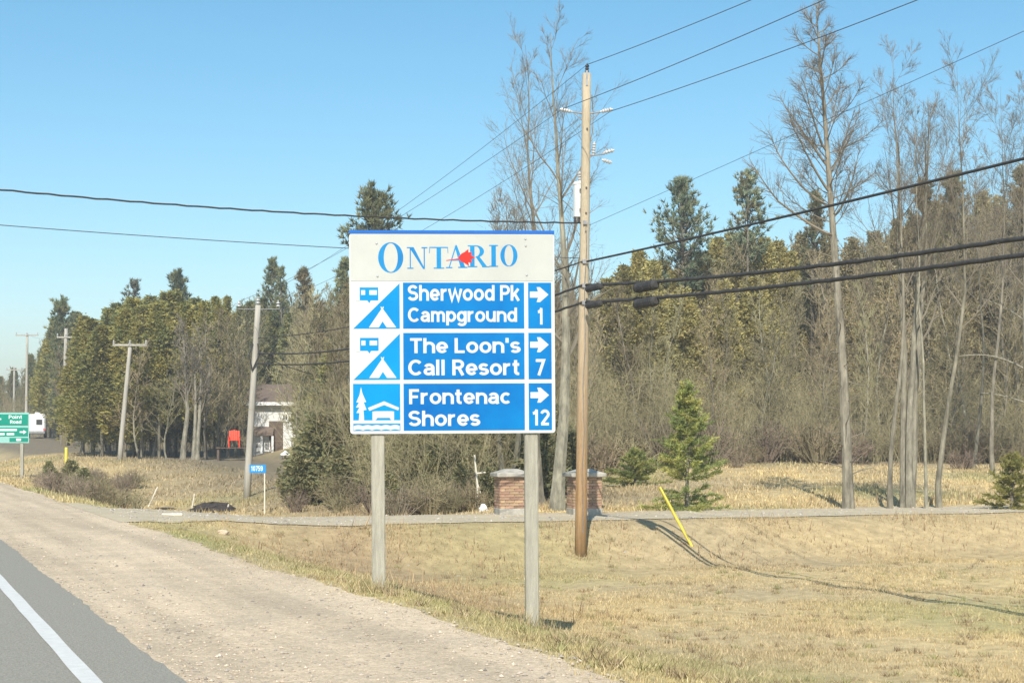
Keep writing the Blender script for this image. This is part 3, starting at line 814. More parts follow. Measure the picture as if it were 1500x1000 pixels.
lr2 = lambda p: Matrix.Rotation(TH, 3, 'Z') @ (Vector(p) - pb)
t2 = lr2(pt)
for s in (-.75, 0, .8):
    m = MB(); insul(m, t2 + Vector((s, 0, -.1 + .12 * (s == 0))), (0, 0, 1), .3, .09, 2); m.build('insulator', M_PORC, po)
m = MB(); tube(m, [t2 + Vector((-.8, 0, -.15)), t2 + Vector((.85, 0, -.15))], .02, 6); m.build('crossarm', M_STEEL, po)
for s in (-1, 1):
    m = MB(); tube(m, [t2 * .80 + Vector((s * .1, -.12, 0)), t2 * .74 + Vector((s * .2, -.2, 0)), t2 * .66 + Vector((-.05, -.16, 0))], .03, 6); m.build('cable_loop', M_CABLE, po)
P3 = far_pole(175, 672, 191, 503, 98, (2.05, .1), 'leaning grey utility pole with a T-shaped crossarm before the cedars', .16)
P4 = far_pole(92, 640, 97, 481, 129, (1.4, .7), 'tall pale grey utility pole standing beside the yellow marker post', .19)
P4b = far_pole(103, 640, 105, 552, 136, None, 'short pale grey pole stub just right of the tall pale pole', .16)
P5 = far_pole(38, 640, 40, 489, 160, (2.2, .12), 'thin utility pole with a wide crossarm behind the green road sign', .15)
P6 = far_pole(20, 640, 21, 538, 195, (1.8, .3), 'most distant utility pole left of the green road sign edge', .16)

# ------------------------------------------------------------------ wires
def wire(A, B, sag, r, label, mt=M_WIRE, wob=0.0, n=48, name='power_line', sides=5, group='wires strung between the poles'):
    A, B = Vector(A), Vector(B)
    pts = []
    for k in range(n + 1):
        t = k / n; p = A.lerp(B, t); p.z -= 4 * sag * t * (1 - t)
        if wob: p += Vector((math.sin(k * 1.9), math.cos(k * 1.3), math.sin(k * 2.3 + 1))) * wob
        pts.append(tuple(p))
    m = MB(); tube(m, pts, r, sides)
    return tag(m.build(name, mt, smooth=True), label, 'cable', group)
U1, V1 = P1.x, P1.y
def toward(t, H): return Vector((U1 + 0 * t, V1 - t, CAM_H + H))
H_ = lambda py: (HOR - py) / FPX * Z1
wire(wpole(WIRE_TOP), toward(36, 8.3), .55, .008, 'topmost thin wire rising from the pole tip to the upper right')
wire(wpole(WIRE_L), toward(36, 7.8) + Vector((-.55, 0, 0)), .45, .008, 'middle thin wire rising right from the left pole insulator')
wire(wpole(WIRE_R), toward(36, 7.4) + Vector((.55, 0, 0)), .45, .008, 'lowest of three thin wires rising right from the pole head')
wire(wpole(on_pole(330, .1)), toward(36, 7.05),   .05, .0045, 'single faint wire crossing the sky behind the bare trees')
wire(wpole(on_pole(384, .05, -.14)), toward(36, 4.2), .17, .024, 'dark service cable crossing in front of the tall bare trees', M_CABLE)
wire(wpole(on_pole(419, .05, -.16)), toward(36, 3.3), .60, .038, 'upper of the two thick black cables running right from the pole', M_CABLE, .006, 120, 'telephone_cable')
wire(wpole(on_pole(444, .05, -.16)), toward(36, 2.95), .46, .038, 'lower of the two thick black cables running right from the pole', M_CABLE, .006, 120, 'telephone_cable')
ux = wpole(on_pole(327, -.1, -.05)); EL = Vector((-10, 32, CAM_H + 5.75))
wire(ux, EL, .5, .019, 'dark twisted cable crossing the sky left of the pole above the sign', M_CABLE, .008, 110)
wire(wpole(on_pole(378, -.1)), Vector((-10, 32, CAM_H + 4.75)), .28, .0085, 'thin wire crossing the sky just under the dark twisted cable')
def w2(dx, dz): return pb + Matrix.Rotation(-TH, 3, 'Z') @ (t2 + Vector((dx, 0, dz)))
wire(wpole(WIRE_TOP), w2(0, .25), .35, .006, 'uppermost wire running back from the pole tip to the leaning pole')
wire(wpole(WIRE_L), w2(-.75, .15), .35, .006, 'wire from the left pole insulator back to the leaning pole')
wire(wpole(WIRE_R), w2(.8, .15), .35, .006, 'wire from the right pole insulator back to the leaning pole')
wire(wpole(on_pole(384, -.05, -.14)), w2(0, -1.3), .35, .016, 'service cable running back from the pole behind the sign', M_CABLE)
wire(wpole(on_pole(419, -.05, -.16)), w2(0, -1.9), .5, .028, 'upper thick cable running back from the pole behind the sign', M_CABLE, .006, 100, 'telephone_cable')
wire(wpole(on_pole(444, -.05, -.16)), w2(0, -2.3), .5, .028, 'lower thick cable running back from the pole behind the sign', M_CABLE, .006, 100, 'telephone_cable')
wire(P2[2], P3[2], .6, .007, 'thin wire from the leaning pole to the T-shaped pole')
wire(P3[2], P4[2], .6, .007, 'thin wire from the T-shaped pole to the tall pale pole')
wire(P4[2], P5[2], .6, .008, 'thin wire from the tall pale pole to the wide crossarm pole')
wire(w2(0, -1.9), on_ground(520, 72) + Vector((0, 0, 4.6)), .3, .016, 'dark service wire from the leaning pole toward the woods behind the sign', M_CABLE)
# splice cases hanging on the two thick cables
def splice(t, Ha, Hb, s, L_, r, label):
    H = Ha + (Hb - Ha) * t / 36 - 4 * s * (t / 36) * (1 - t / 36)
    c = toward(t, H - r * .75)
    m = MB()
    lathe(m, [(0, -L_ / 2), (r * .6, -L_ / 2), (r, -L_ / 2 + .05), (r, L_ / 2 - .05), (r * .6, L_ / 2), (0, L_ / 2)], 12, Matrix.Rotation(R(90), 3, 'X'))
    for y in (-L_ * .35, 0, L_ * .35): lathe(m, [(r * .9, y - .02), (r * 1.08, y - .015), (r * 1.08, y + .015), (r * .9, y + .02)], 12, Matrix.Rotation(R(90), 3, 'X'))
    box(m, (0, -L_ * .25, r * .85), (.03, .03, r * .9)); box(m, (0, L_ * .25, r * .85), (.03, .03, r * .9))
    return tag(m.build('splice_case', M_CABLE, loc=c), label, 'splice case', 'splice cases on the thick cables')
splice(3.4, H_(419), 3.3, .60, .95, .105, 'big black splice case on the upper thick cable')
splice(3.4, H_(444), 2.95, .46, .95, .105, 'big black splice case on the lower thick cable')
splice(.75, H_(419), 3.3, .60, .8, .07, 'small black splice case at the pole on the upper thick cable')
splice(.75, H_(444), 2.95, .46, .8, .07, 'small black splice case at the pole on the lower thick cable')

# yellow guy wire marker
M_YEL = mat('yellow_plastic', (.74, .60, .09), .5, .1, 4)
ga, Zg = ground_hit(1013, 799); gt = px_at(966, 713, Zg)
m = MB(); d = gt - ga
tube(m, [tuple(ga + d * t) for t in (-.03, 0, .3, .6, .97, 1.0)], [.034, .034, .036, .038, .04, .02], 10)
tag(m.build('guy_marker', M_YEL, smooth=True), 'slanting yellow plastic guy wire marker standing in the dry grass', 'marker')
wire(ga, wpole(on_pole(440, .1)), 0, .004, 'thin steel guy wire from the pole down to the yellow marker', M_STEEL, name='guy_wire', group=None)

# ------------------------------------------------------------------ brick gate pillars
M_BRICK = mat('brick', (.42, .275, .175), .9, 0, 9, .5, 60, col2=(.33, .205, .13), rand=.25)
M_MORT = mat('mortar', (.45, .40, .34), .95, .15, 12, .5, 60)
M_CAP = mat('cast_stone', (.37, .345, .29), .9, .25, 6, .4, 30)
def pillar_root(px, label, Z=43.2):
    g = on_ground(px, Z)
    o = empty('gate_pillar', g, label, 'gate pillar', R(-9), 'brick pillars at the lane entrance')
    W = .74
    m = MB(); box(m, (0, 0, .5), (W - .03, W - .03, 1.0)); m.build('core', M_MORT, o)
    m = MB(); bbox(m, (0, 0, .07), (W + .05, W + .05, .22), .015); m.build('plinth', M_CAP, o)
    m = MB(); bbox(m, (0, 0, 1.055), (W + .22, W + .22, .11), .02); box(m, (0, 0, 1.16), (W + .12, W + .12, .10), None, .35); m.build('cap', M_CAP, o)
    bm = MB(); bbox(bm, (0, 0, 0), (.232, .05, .066), .006); me = bm.mesh('brick', M_BRICK)
    hm_ = MB(); bbox(hm_, (0, 0, 0), (.108, .05, .066), .006); me2 = hm_.mesh('brick', M_BRICK)
    for cse in range(11):
        z = .21 + .0745 * cse
        for sd in range(4):
            rot = sd * math.pi / 2
            xs = [(-.246, me), (0, me), (.246, me)] if (cse + sd) % 2 else [(-.308, me2), (-.123, me), (.123, me), (.308, me2)]
            for x, mm in xs:
                bo = bpy.data.objects.new('brick', mm); COL.objects.link(bo); bo.parent = o
                y = -W / 2 + .010 + random.uniform(-.003, .003)
                bo.location = (x * math.cos(rot) - y * math.sin(rot), x * math.sin(rot) + y * math.cos(rot), z)
                bo.rotation_euler = (0, 0, rot + random.uniform(-.01, .01))
    return o
pillar_root(749, 'brick gate pillar with a pale cap seen between the tourist sign posts')
pillar_root(856, 'brick gate pillar with a pale cap half hidden by the orange pole')

# taller weeds and loose soil round the feet of the posts and the pole
def base_weeds():
    C, A, B, col = [], [], [], []
    for g_, r_, n_ in ((gl, .16, 170), (gr, .16, 170), (P1, .2, 220)):
        a = rng.uniform(0, 6.28, n_); r = r_ * (.6 + rng.random(n_) ** 1.5 * 1.6)
        u, v = g_.x + np.cos(a) * r, g_.y + np.sin(a) * r
        h = rng.uniform(.06, .24, n_); az = rng.uniform(0, 6.28, n_); ln = h * rng.uniform(.1, .8, n_)
        C.append(np.stack([u, v, zf(u, v) - .01], 1)); A.append(np.stack([np.cos(az) * ln, np.sin(az) * ln, h], 1))
        b = rng.uniform(0, 6.28, n_); B.append(np.stack([np.cos(b), np.sin(b), 0 * b], 1) * .007)
        col.append(np.array([(.46, .36, .2), (.33, .25, .14), (.28, .26, .12)])[rng.integers(0, 3, n_)] * rng.uniform(.7, 1.2, (n_, 1)))
    m = MB(); tris(m, np.concatenate(C), np.concatenate(A), np.concatenate(B))
    tag(m.build('base_weeds', M_GRASS, attr=np.repeat(np.concatenate(col), 3, 0)), 'dead weeds round the feet of the sign posts and orange pole', None, kind='stuff')
base_weeds()
# ------------------------------------------------------------------ trees
def unit(v): return v / (np.linalg.norm(v, axis=-1, keepdims=True) + 1e-9)

def grow(p, d, L_, n, rg, up=.15, wander=.12):
    pts = [p]; d = d / np.linalg.norm(d)
    for _ in range(n):
        d = d + rg.normal(0, wander, 3) + np.array([0, 0, up]); d = d / np.linalg.norm(d)
        pts.append(pts[-1] + d * L_ / n)
    return np.array(pts)

def at_t(pts, t):
    k = t * (len(pts) - 1); i = min(int(k), len(pts) - 2); f = k - i
    return pts[i] * (1 - f) + pts[i + 1] * f, unit(pts[i + 1] - pts[i])

def side_dir(d, ang, rg):
    r = unit(np.cross(d, rg.normal(0, 1, 3)))
    return d * math.cos(ang) + r * math.sin(ang)

def bare_tree(seed, h, r0, spread, n1, first=.2, stems=1, n2=7, n3=5, ang=(35, 60), lean=.0, up=.12, twr=.006, wander=.06, fork=True):
    rg = np.random.default_rng(seed)
    tk, cr = MB(), MB()
    tw0, tw1, twr_ = [], [], []
    for s in range(stems):
        d0 = np.array([rg.normal(0, .02) + lean, rg.normal(0, .02), 1.])
        b = np.array([0, 0, -.25])
        hh = h
        if stems > 1:
            a = s / stems * 6.28 + rg.uniform(0, .6); d0 = np.array([math.cos(a) * .055, math.sin(a) * .055, 1.]); b = np.array([math.cos(a) * r0 * .8, math.sin(a) * r0 * .8, -.25]); hh = h * rg.uniform(.8, 1)
        tp = grow(b, d0, hh + .25, 14, rg, .03, wander)
        tp[:, 2] *= (hh) / max(tp[-1, 2], .1)
        q_ = np.linspace(0, 1, 15)[:, None]; tp[:, :2] -= q_ * (tp[-1:, :2] - tp[:1, :2] - np.array([[d0[0], d0[1]]]) * hh * .5) * .8
        rad = r0 * (1 - np.linspace(0, 1, 15)) ** (1.15 if stems == 1 and h > 10.5 else .85) + r0 * .04
        rad[0] *= 1.35; rad[1] *= 1.05
        tube(tk, tp, rad, 8, False)
        nb = n1 // stems
        for k in range(nb):
            t = first + (.98 - first) * (k + rg.uniform(0, .8)) / nb
            p, d = at_t(tp, min(t, .99))
            a = R(rg.uniform(*ang)) * (1.1 - .35 * t)
            az = k * 2.4 + rg.uniform(-.5, .5)
            side = np.array([math.cos(az), math.sin(az), 0])
            dd = unit(d * math.cos(a) + side * math.sin(a))
            Lb = spread * (1.05 - t) ** .55 * rg.uniform(.55, 1.1)
            rr = np.interp(t, np.linspace(0, 1, 15), rad) * rg.uniform(.35, .55)
            bp = grow(p, dd, Lb, 6, rg, up, .10)
            tube(cr, bp, np.linspace(rr, max(rr * .18, .005), 7), 5, False)
            for q in range(n2):
                tq = rg.uniform(.2, 1.0)
                p2, d2 = at_t(bp, min(tq, .99))
                sd = side_dir(d2, R(rg.uniform(25, 55)), rg)
                L2 = Lb * rg.uniform(.25, .5) * (1.15 - .5 * tq)
                sp = grow(p2, sd, L2, 3, rg, up, .12)
                r2 = max(rr * (1 - .7 * tq) * .5, twr * 1.3)
                tube(cr, sp, np.linspace(r2, twr, 4), 3, False)
                for w in range(n3):
                    tw = rg.uniform(.25, 1)
                    p3, d3 = at_t(sp, min(tw, .99))
                    e = p3 + side_dir(d3, R(rg.uniform(15, 50)), rg) * L2 * rg.uniform(.3, .7) + np.array([0, 0, .06])
                    tw0.append(p3); tw1.append(e); twr_.append(twr)
                    m_ = p3 + (e - p3) * rg.uniform(.3, .6)
                    for _ in range(2):
                        tw0.append(m_); tw1.append(m_ + side_dir(unit(e - p3), R(rg.uniform(20, 50)), rg) * L2 * .3 * rg.uniform(.5, 1)); twr_.append(twr * .75)
    cones(cr, tw0, tw1, np.array(twr_))
    return tk, cr

def tree_obj(name, parts, label, cat, group, loc=(0, 0, 0)):
    o = empty(name, loc, label, cat, 0, group)
    for nm, m, mt, at in parts:
        m.build(nm, mt, o, smooth=False, attr=at)
    return o

def leafy(pts_fn, n, rg): pass

def cedar(seed, h, rad, cols, n=2300, low=.02, shape=1.0, size=.26, trunk_r=.11):
    """dense upright evergreen: drooping flat sprays in ragged clumps round a trunk"""
    rg = np.random.default_rng(seed)
    tk = MB(); tube(tk, [(0, 0, -.2), (0, 0, h * .5), (0, 0, h * .93)], [trunk_r, trunk_r * .6, .015], 7, False)
    nb = 120
    bt = np.sort(rg.uniform(low, .99, nb)); baz = rg.uniform(0, 6.28, nb)
    prof = lambda t: rad * np.minimum(1, (1 - t) ** .75 * 1.25 + .03) * (.55 + .45 * np.minimum(1, (t + .02) / .18))
    bl = prof(bt) * rg.uniform(.65, 1.18, nb)
    idx = rg.integers(0, nb, n); s = rg.random(n) ** .55
    az = baz[idx] + rg.normal(0, .16, n)
    r = bl[idx] * s
    z = bt[idx] * h + r * .35 - r * r * .12 / max(rad, .1) + rg.normal(0, .10 + .02 * h, n)
    C = np.stack([np.cos(az) * r, np.sin(az) * r, np.clip(z, .05, h)], 1)
    tri_c, tri_a, tri_b, col = [], [], [], []
    for k in range(3):
        a2 = az + rg.normal(0, .6, n)
        out = np.stack([np.cos(a2), np.sin(a2), rg.normal(.25, .5, n)], 1); out = unit(out)
        sd = unit(np.cross(out, rg.normal(0, 1, (n, 3)))); sz = size * rg.uniform(.5, 1.2, n)[:, None]
        tri_c.append(C + rg.normal(0, size * .35, (n, 3))); tri_a.append(out * sz * 1.25); tri_b.append(sd * sz * .42)
        c = np.array(cols)[rg.integers(0, len(cols), nb)][idx] * rg.uniform(.75, 1.25, (n, 1)); col.append(c)
    cr = MB(); tris(cr, np.concatenate(tri_c), np.concatenate(tri_a), np.concatenate(tri_b))
    return tk, cr, np.repeat(np.concatenate(col), 3, 0)

def pine(seed, h, rad, cols, crown=.5, whorls=11, per=6, tufts=8, nl=.34, bend=.5, top=.6, trunk_r=.16):
    """open white pine: whorled rising limbs that end in brushes of needles"""
    rg = np.random.default_rng(seed)
    tk = MB()
    tp = grow(np.array([0, 0, -.2]), np.array([0, 0, 1.]), h, 10, rg, .1, .02); tp[:, 2] *= h / tp[-1, 2]
    tube(tk, tp, np.linspace(trunk_r, .02, 11), 8, False)
    C, A, B, col = [], [], [], []
    for wv in range(whorls):
        t = 1 - crown + crown * (wv + .3) / whorls
        for k in range(per):
            if rg.random() < .12: continue
            az = rg.uniform(0, 6.28)
            tt = min(t + rg.normal(0, .012), .985)
            p, d = at_t(tp, tt)
            x = (tt - (1 - crown)) / crown
            Lb = rad * ((1 - x) ** top * (.55 + .45 * min(1, x / .25))) * rg.uniform(.65, 1.15) + .15
            el = R(18 + 42 * x + rg.normal(0, 8))
            d0 = np.array([math.cos(az) * math.cos(el), math.sin(az) * math.cos(el), math.sin(el)])
            bp = grow(p, d0, Lb, 5, rg, bend * .16, .07)
            tube(tk, bp, np.linspace(.03 + .012 * Lb, .01, 6), 4, False)
            base = np.array(cols[rg.integers(0, len(cols))])
            for q in range(tufts):
                s = .25 + .75 * (q + rg.random()) / tufts
                pp, dd = at_t(bp, min(s, .99))
                off = rg.normal(0, .10 + .05 * Lb, 3) * np.array([1, 1, .6])
                m_ = 14
                dirs = unit(dd[None] * .75 + rg.normal(0, .55, (m_, 3)) + np.array([0, 0, .35]))
                C.append(np.repeat((pp + off)[None], m_, 0)); ln = nl * rg.uniform(.6, 1.25, (m_, 1)); A.append(dirs * ln)
                B.append(unit(np.cross(dirs, rg.normal(0, 1, (m_, 3)))) * nl * .10)
                col.append(np.repeat((base * rg.uniform(.7, 1.3))[None], m_, 0))
    cr = MB(); tris(cr, np.concatenate(C), np.concatenate(A), np.concatenate(B))
    return tk, cr, np.repeat(np.concatenate(col), 3, 0)

OLIVE = [(.37, .34, .105), (.42, .365, .11), (.32, .31, .10), (.45, .375, .115), (.27, .28, .10)]
GREEN = [(.24, .27, .14), (.29, .30, .145), (.33, .32, .15), (.20, .235, .13)]
BLUEG = [(.31, .36, .22), (.36, .39, .23), (.26, .31, .19), (.41, .42, .25)]
YELO = [(.47, .40, .15), (.43, .375, .145), (.39, .355, .14), (.50, .415, .155), (.36, .335, .15)]
BROWNP = [(.27, .23, .12), (.31, .25, .13), (.22, .205, .11)]

SKY_X = [-80, 0, 40, 62, 90, 130, 175, 240, 300, 350, 400, 480, 520, 600, 700, 800, 870, 905, 950, 1050, 1130, 1250, 1300, 1350, 1420, 1500, 1580]
SKY_Y = [560, 548, 530, 500, 470, 470, 445, 432, 440, 440, 414, 412, 405, 400, 365, 375, 420, 398, 378, 355, 348, 352, 335, 300, 285, 262, 250]
skyl = lambda p: float(np.interp(p, SKY_X, SKY_Y))
ZM_X = [-80, 50, 70, 130, 360, 365, 432, 450, 540, 545, 730, 740, 830, 835, 1060, 1100, 1580]
ZM_Y = [175, 160, 108, 100, 99, 118, 118, 62, 56, 50, 50, 56, 58, 66, 68, 73, 76]
zmin = lambda p: float(np.interp(p, ZM_X, ZM_Y))

# --- the wood: slender bare hardwoods, built in nine shapes and copied over the hillside
protos = []
for k in range(9):
    h = 10.0
    tk, cr = bare_tree(100 + k, h, .06 + .012 * (k % 3), 2.1 + .35 * (k % 4), 30, first=.16 + .03 * (k % 3), n2=8, n3=6, ang=(28, 60), twr=.009, wander=.09)
    protos.append((tk.mesh('trunk', M_TRUNK if k % 4 else M_PALE), cr.mesh('crown', M_TWIG)))
placed = []
def far_enough(p, dmin):
    for q in placed:
        if (q[0] - p[0]) ** 2 + (q[1] - p[1]) ** 2 < dmin * dmin: return False
    return True
GRPW = 'bare hardwoods of the hillside wood'
LABW = 'slender bare hardwood with fine grey-brown twigs in the hillside wood'
first_bare = [None] * 9
def put_bare(k, loc, s, rz, wide=1.0, label=LABW, group=GRPW, cat='tree'):
    tkm, crm = protos[k]
    if first_bare[k] is None:
        o = empty('bare_tree', loc, label, cat, rz, group)
        for nm, me in (('trunk', tkm), ('crown', crm)):
            c = bpy.data.objects.new(nm, me); COL.objects.link(c); c.parent = o
        first_bare[k] = o
    else:
        o = copy_tree(first_bare[k], loc, rz, None, label); o['group'] = group
        if not group: del o['group']
    o.scale = (s * wide, s * wide, s)
    return o
cnt = 0
def zone_words(p):
    for lim, w in ((60, 'far off at the left edge of the photo'), (360, 'in and behind the dark cedar row'), (436, 'behind the white house'), (516, 'between the house and the tourist sign'), (830, 'behind the tourist sign and its posts'), (1000, 'in the wood just right of the orange pole'), (1200, 'in the wood beyond the young lawn spruce'), (1390, 'in the wood behind the larch and stem clump')):
        if p < lim: return w
    return 'in the wood at the right edge of the photo'
def want_top(px, Z, g, lo, hi, drop=0):
    H = (HOR - (skyl(px) + drop)) / FPX * Z
    return min(max(CAM_H + H - g.z, lo), hi)
cand = []
for _ in range(9000):
    px = rng.uniform(-70, 1570); zm = zmin(px)
    Z = zm + 1.0 + 75 * rng.random() ** 1.5
    cand.append((Z, px))
for Z, px in cand:
    if cnt >= 262: break
    if px < 360 and rng.random() < .62: continue
    if 60 < px < 360 and Z < 109 and rng.random() < .8: continue
    if px < 116 and Z < 165: continue
    g = on_ground(px, Z)
    if not far_enough(g, 1.75 + .012 * Z): continue
    if 900 < px < 1125 and 76 < Z < 100 and rng.random() < .5: continue
    placed.append((g.x, g.y))
    h = want_top(px, Z, g, 5.0, 13.5, rng.uniform(0, 40)) * rng.uniform(.8, 1.0)
    kk_ = int(rng.integers(0, 9))
    put_bare(kk_, g, h / 10.0, rng.uniform(0, 6.28), rng.uniform(.85, 1.25), ('slender bare hardwood ' if kk_ % 4 else 'pale-trunked slender bare hardwood ') + zone_words(px))
    cnt += 1

# --- cedars along the lane on the left
ced = []
for k in range(5):
    tk, cr, at = cedar(200 + k, 9.0, 1.7 + .25 * (k % 3), OLIVE if k < 3 else GREEN + OLIVE[:2], n=8000, low=(.10, .30, .24, .12, .08)[k], size=.165)
    ced.append(tree_obj('cedar_tree', [('trunk', tk, M_TRUNK, None), ('crown', cr, M_FOL, at)], 'dense olive green cedar in the dark row behind the grass bank', 'tree', 'cedars in the dark row on the left'))
used = [False] * 5
ORD = ['first', 'second', 'third', 'fourth', 'fifth', 'sixth', 'seventh', 'eighth', 'ninth', 'tenth', 'eleventh', 'twelfth', 'thirteenth', 'fourteenth', 'fifteenth', 'sixteenth', 'seventeenth', 'eighteenth', 'nineteenth', 'twentieth', 'twenty-first', 'twenty-second', 'twenty-third', 'twenty-fourth', 'twenty-fifth', 'twenty-sixth', 'twenty-seventh', 'twenty-eighth']
def near_first(rows_):
    return sorted(rows_, key=lambda q: q[0])
def put(protos_, used_, k, loc, s, rz, label=None):
    if not used_[k]:
        o = protos_[k]; used_[k] = True; o.location = loc; o.rotation_euler = (0, 0, rz); o.scale = s
        if label: o['label'] = label
    else:
        o = copy_tree(protos_[k], loc, rz, s, label)
    return o
row = [(68, 176, 505), (74, 160, 490), (84, 152, 468), (100, 150, 476), (112, 148, 460), (122, 110, 466), (136, 106, 470), (149, 104, 480), (160, 106, 455), (172, 108, 448), (183, 104, 455),
       (196, 106, 440), (208, 103, 452), (221, 106, 437), (233, 103, 445), (246, 106, 432), (258, 108, 430), (272, 105, 448), (286, 107, 440), (300, 104, 445), (314, 107, 438), (322, 106, 450), (334, 124, 437), (352, 126, 450)]
for n_, (px, Z, pyt) in enumerate(row):
    g = on_ground(px, Z)
    h = CAM_H + (HOR - pyt) / FPX * Z - g.z
    w = rng.uniform(1.0, 1.35) if px < 300 else rng.uniform(.7, .85)
    put(ced, used, (n_ % 5 if px < 185 else (1, 2, 1, 3, 2)[n_ % 5]), g, (w * .95, w * .95, h / 9.0), rng.uniform(0, 6.28), 'dense olive green cedar, ' + ORD[n_] + ' from the left in the dark row behind the bank')
for n_, (px, Z, pyt) in enumerate(near_first([(366, 124, 445), (385, 128, 440), (402, 126, 452), (424, 122, 460), (466, 92, 470), (474, 84, 520), (490, 78, 500), (476, 96, 455), (508, 86, 460), (20, 215, 540), (45, 200, 520), (0, 220, 552)])):
    g = on_ground(px, Z); h = CAM_H + (HOR - pyt) / FPX * Z - g.z
    put(ced, used, 3 + n_ % 2, g, (.85, .85, h / 9.0), rng.uniform(0, 6.28), 'dark evergreen mixed into the bare wood, ' + ORD[n_] + ' of these from the left')['group'] = 'evergreens mixed into the bare wood'

# --- yellow-olive cedars on the slope right of the pole
yel = []
for k in range(3):
    tk, cr, at = cedar(260 + k, 9.0, 2.3, YELO, n=6500, low=.05, size=.17)
    yel.append(tree_obj('cedar_tree', [('trunk', tk, M_TRUNK, None), ('crown', cr, M_FOL, at)], 'yellow-olive cedar among bare trees on the slope right of the orange pole', 'tree', 'yellow-olive cedars on the slope'))
uy = [False] * 3
for n_, (px, Z, pyt) in enumerate(near_first([(893, 88, 412), (912, 92, 392), (935, 94, 372), (955, 90, 385), (972, 95, 385), (990, 92, 398), (1010, 96, 385), (1032, 93, 372), (1052, 97, 352), (1072, 95, 345), (1095, 98, 342), (1118, 96, 352), (1140, 99, 356), (1160, 99, 372), (1000, 85, 425), (1060, 86, 415), (940, 84, 430), (1105, 87, 410)])):
    g = on_ground(px, Z); h = CAM_H + (HOR - pyt) / FPX * Z - g.z
    put(yel, uy, n_ % 3, g, (rng.uniform(.75, 1.0),) * 2 + (h / 9.0,), rng.uniform(0, 6.28), 'yellow-olive cedar on the slope right of the orange pole, ' + ORD[n_] + ' from the left')

# --- brown-olive evergreens that close the skyline on the right
brn = []
for k in range(2):
    tk, cr, at = cedar(280 + k, 9.0, 2.2, [(.44, .37, .19), (.39, .34, .18), (.34, .31, .165), (.48, .395, .20)], n=6500, low=.05, size=.17)
    brn.append(tree_obj('cedar_tree', [('trunk', tk, M_TRUNK, None), ('crown', cr, M_FOL, at)], 'brown-olive evergreen', 'tree', 'brown-olive evergreens on the right slope'))
ub = [False] * 2
for n_, (px, Z, pyt) in enumerate(near_first([(1175, 104, 345), (1215, 106, 350), (1248, 102, 352), (1280, 106, 342), (1312, 100, 325), (1338, 104, 318), (1368, 102, 298), (1392, 106, 300), (1440, 102, 285), (1462, 106, 292), (1512, 100, 262), (1545, 102, 258), (1300, 92, 395), (1385, 94, 380), (1450, 93, 370), (1235, 93, 410)])):
    g = on_ground(px, Z); h = CAM_H + (HOR - pyt) / FPX * Z - g.z
    put(brn, ub, n_ % 2, g, (rng.uniform(.75, 1.0),) * 2 + (h / 9.0,), rng.uniform(0, 6.28), 'brown-olive evergreen behind the tall bare trees at right, ' + ORD[n_] + ' from the left')

# --- pines and spires on the skyline, each with its own shape
def put_pine(px, Z, pyt, rad, cols, label, seed, crown=.5, **kw):
    g = on_ground(px, Z); h = CAM_H + (HOR - pyt) / FPX * Z - g.z
    tk, cr, at = pine(seed, h, rad, cols, crown, **kw)
    return tree_obj('pine_tree', [('trunk', tk, M_TRUNK, None), ('crown', cr, M_FOL, at)], label, 'tree', None, g)
put_pine(1005, 92, 272, 2.9, BLUEG, 'blue-green pine with open rising limbs left of the other skyline pine', 301, .42, whorls=12, per=7)
put_pine(1090, 94, 258, 2.3, BLUEG + BROWNP[:1], 'taller brown-tinged pine on the skyline just right of the blue-green pine', 302, .36, whorls=9, per=6)
put_pine(1190, 96, 288, 1.2, BROWNP + GREEN[:1], 'narrow dark conifer on the skyline behind the tall larch', 303, .5, whorls=14, per=6, nl=.28, top=.5)
put_pine(552, 88, 294, 2.3, [(.26, .27, .14), (.30, .295, .15), (.22, .235, .125)], 'round-topped pine rising just above the top left corner of the tourist sign', 304, .33, whorls=9, per=8, tufts=10, top=.35)
put_pine(1345, 90, 270, 1.8, BROWNP, 'brown-green pine on the skyline behind the leaning multi-stem trees', 305, .45)
put_pine(1415, 92, 258, 2.2, BROWNP + GREEN[2:3], 'bushy brown-green pine on the skyline left of the photo edge pine', 306, .45, whorls=12, per=7)
put_pine(1490, 88, 250, 2.2, BROWNP, 'brown-green pine at the right edge of the skyline', 307, .5, whorls=12, per=7)
put_pine(395, 128, 382, 1.7, GREEN, 'spiky dark pine above the leaning grey pole', 308, .45, per=5)
put_pine(421, 126, 394, .9, GREEN, 'thin dark spire right of the spiky dark pine', 309, .4, per=4, nl=.25)
put_pine(446, 122, 396, 1.1, BROWNP, 'short brownish conifer between two dark spires on the skyline', 310, .4, per=5)
put_pine(497, 112, 383, 1.5, GREEN, 'dark ragged pine on the skyline beside the left edge of the tourist sign', 311, .45, per=6)
put_pine(258, 130, 402, 2.0, GREEN + OLIVE[:1], 'broad dark pine poking above the cedar row', 312, .35, per=7)
put_pine(190, 138, 415, 2.0, [(.24, .24, .15), (.27, .26, .16)], 'sparse grey-green pine above the T-shaped pole', 313, .4, per=4, tufts=6)
put_pine(90, 135, 442, 2.0, GREEN, 'dark rounded pine at the left end of the cedar row', 314, .6, per=8, whorls=14, top=.4)
put_pine(68, 175, 500, 1.8, GREEN, 'small dark pine far off between the two left poles', 315, .6, per=7)

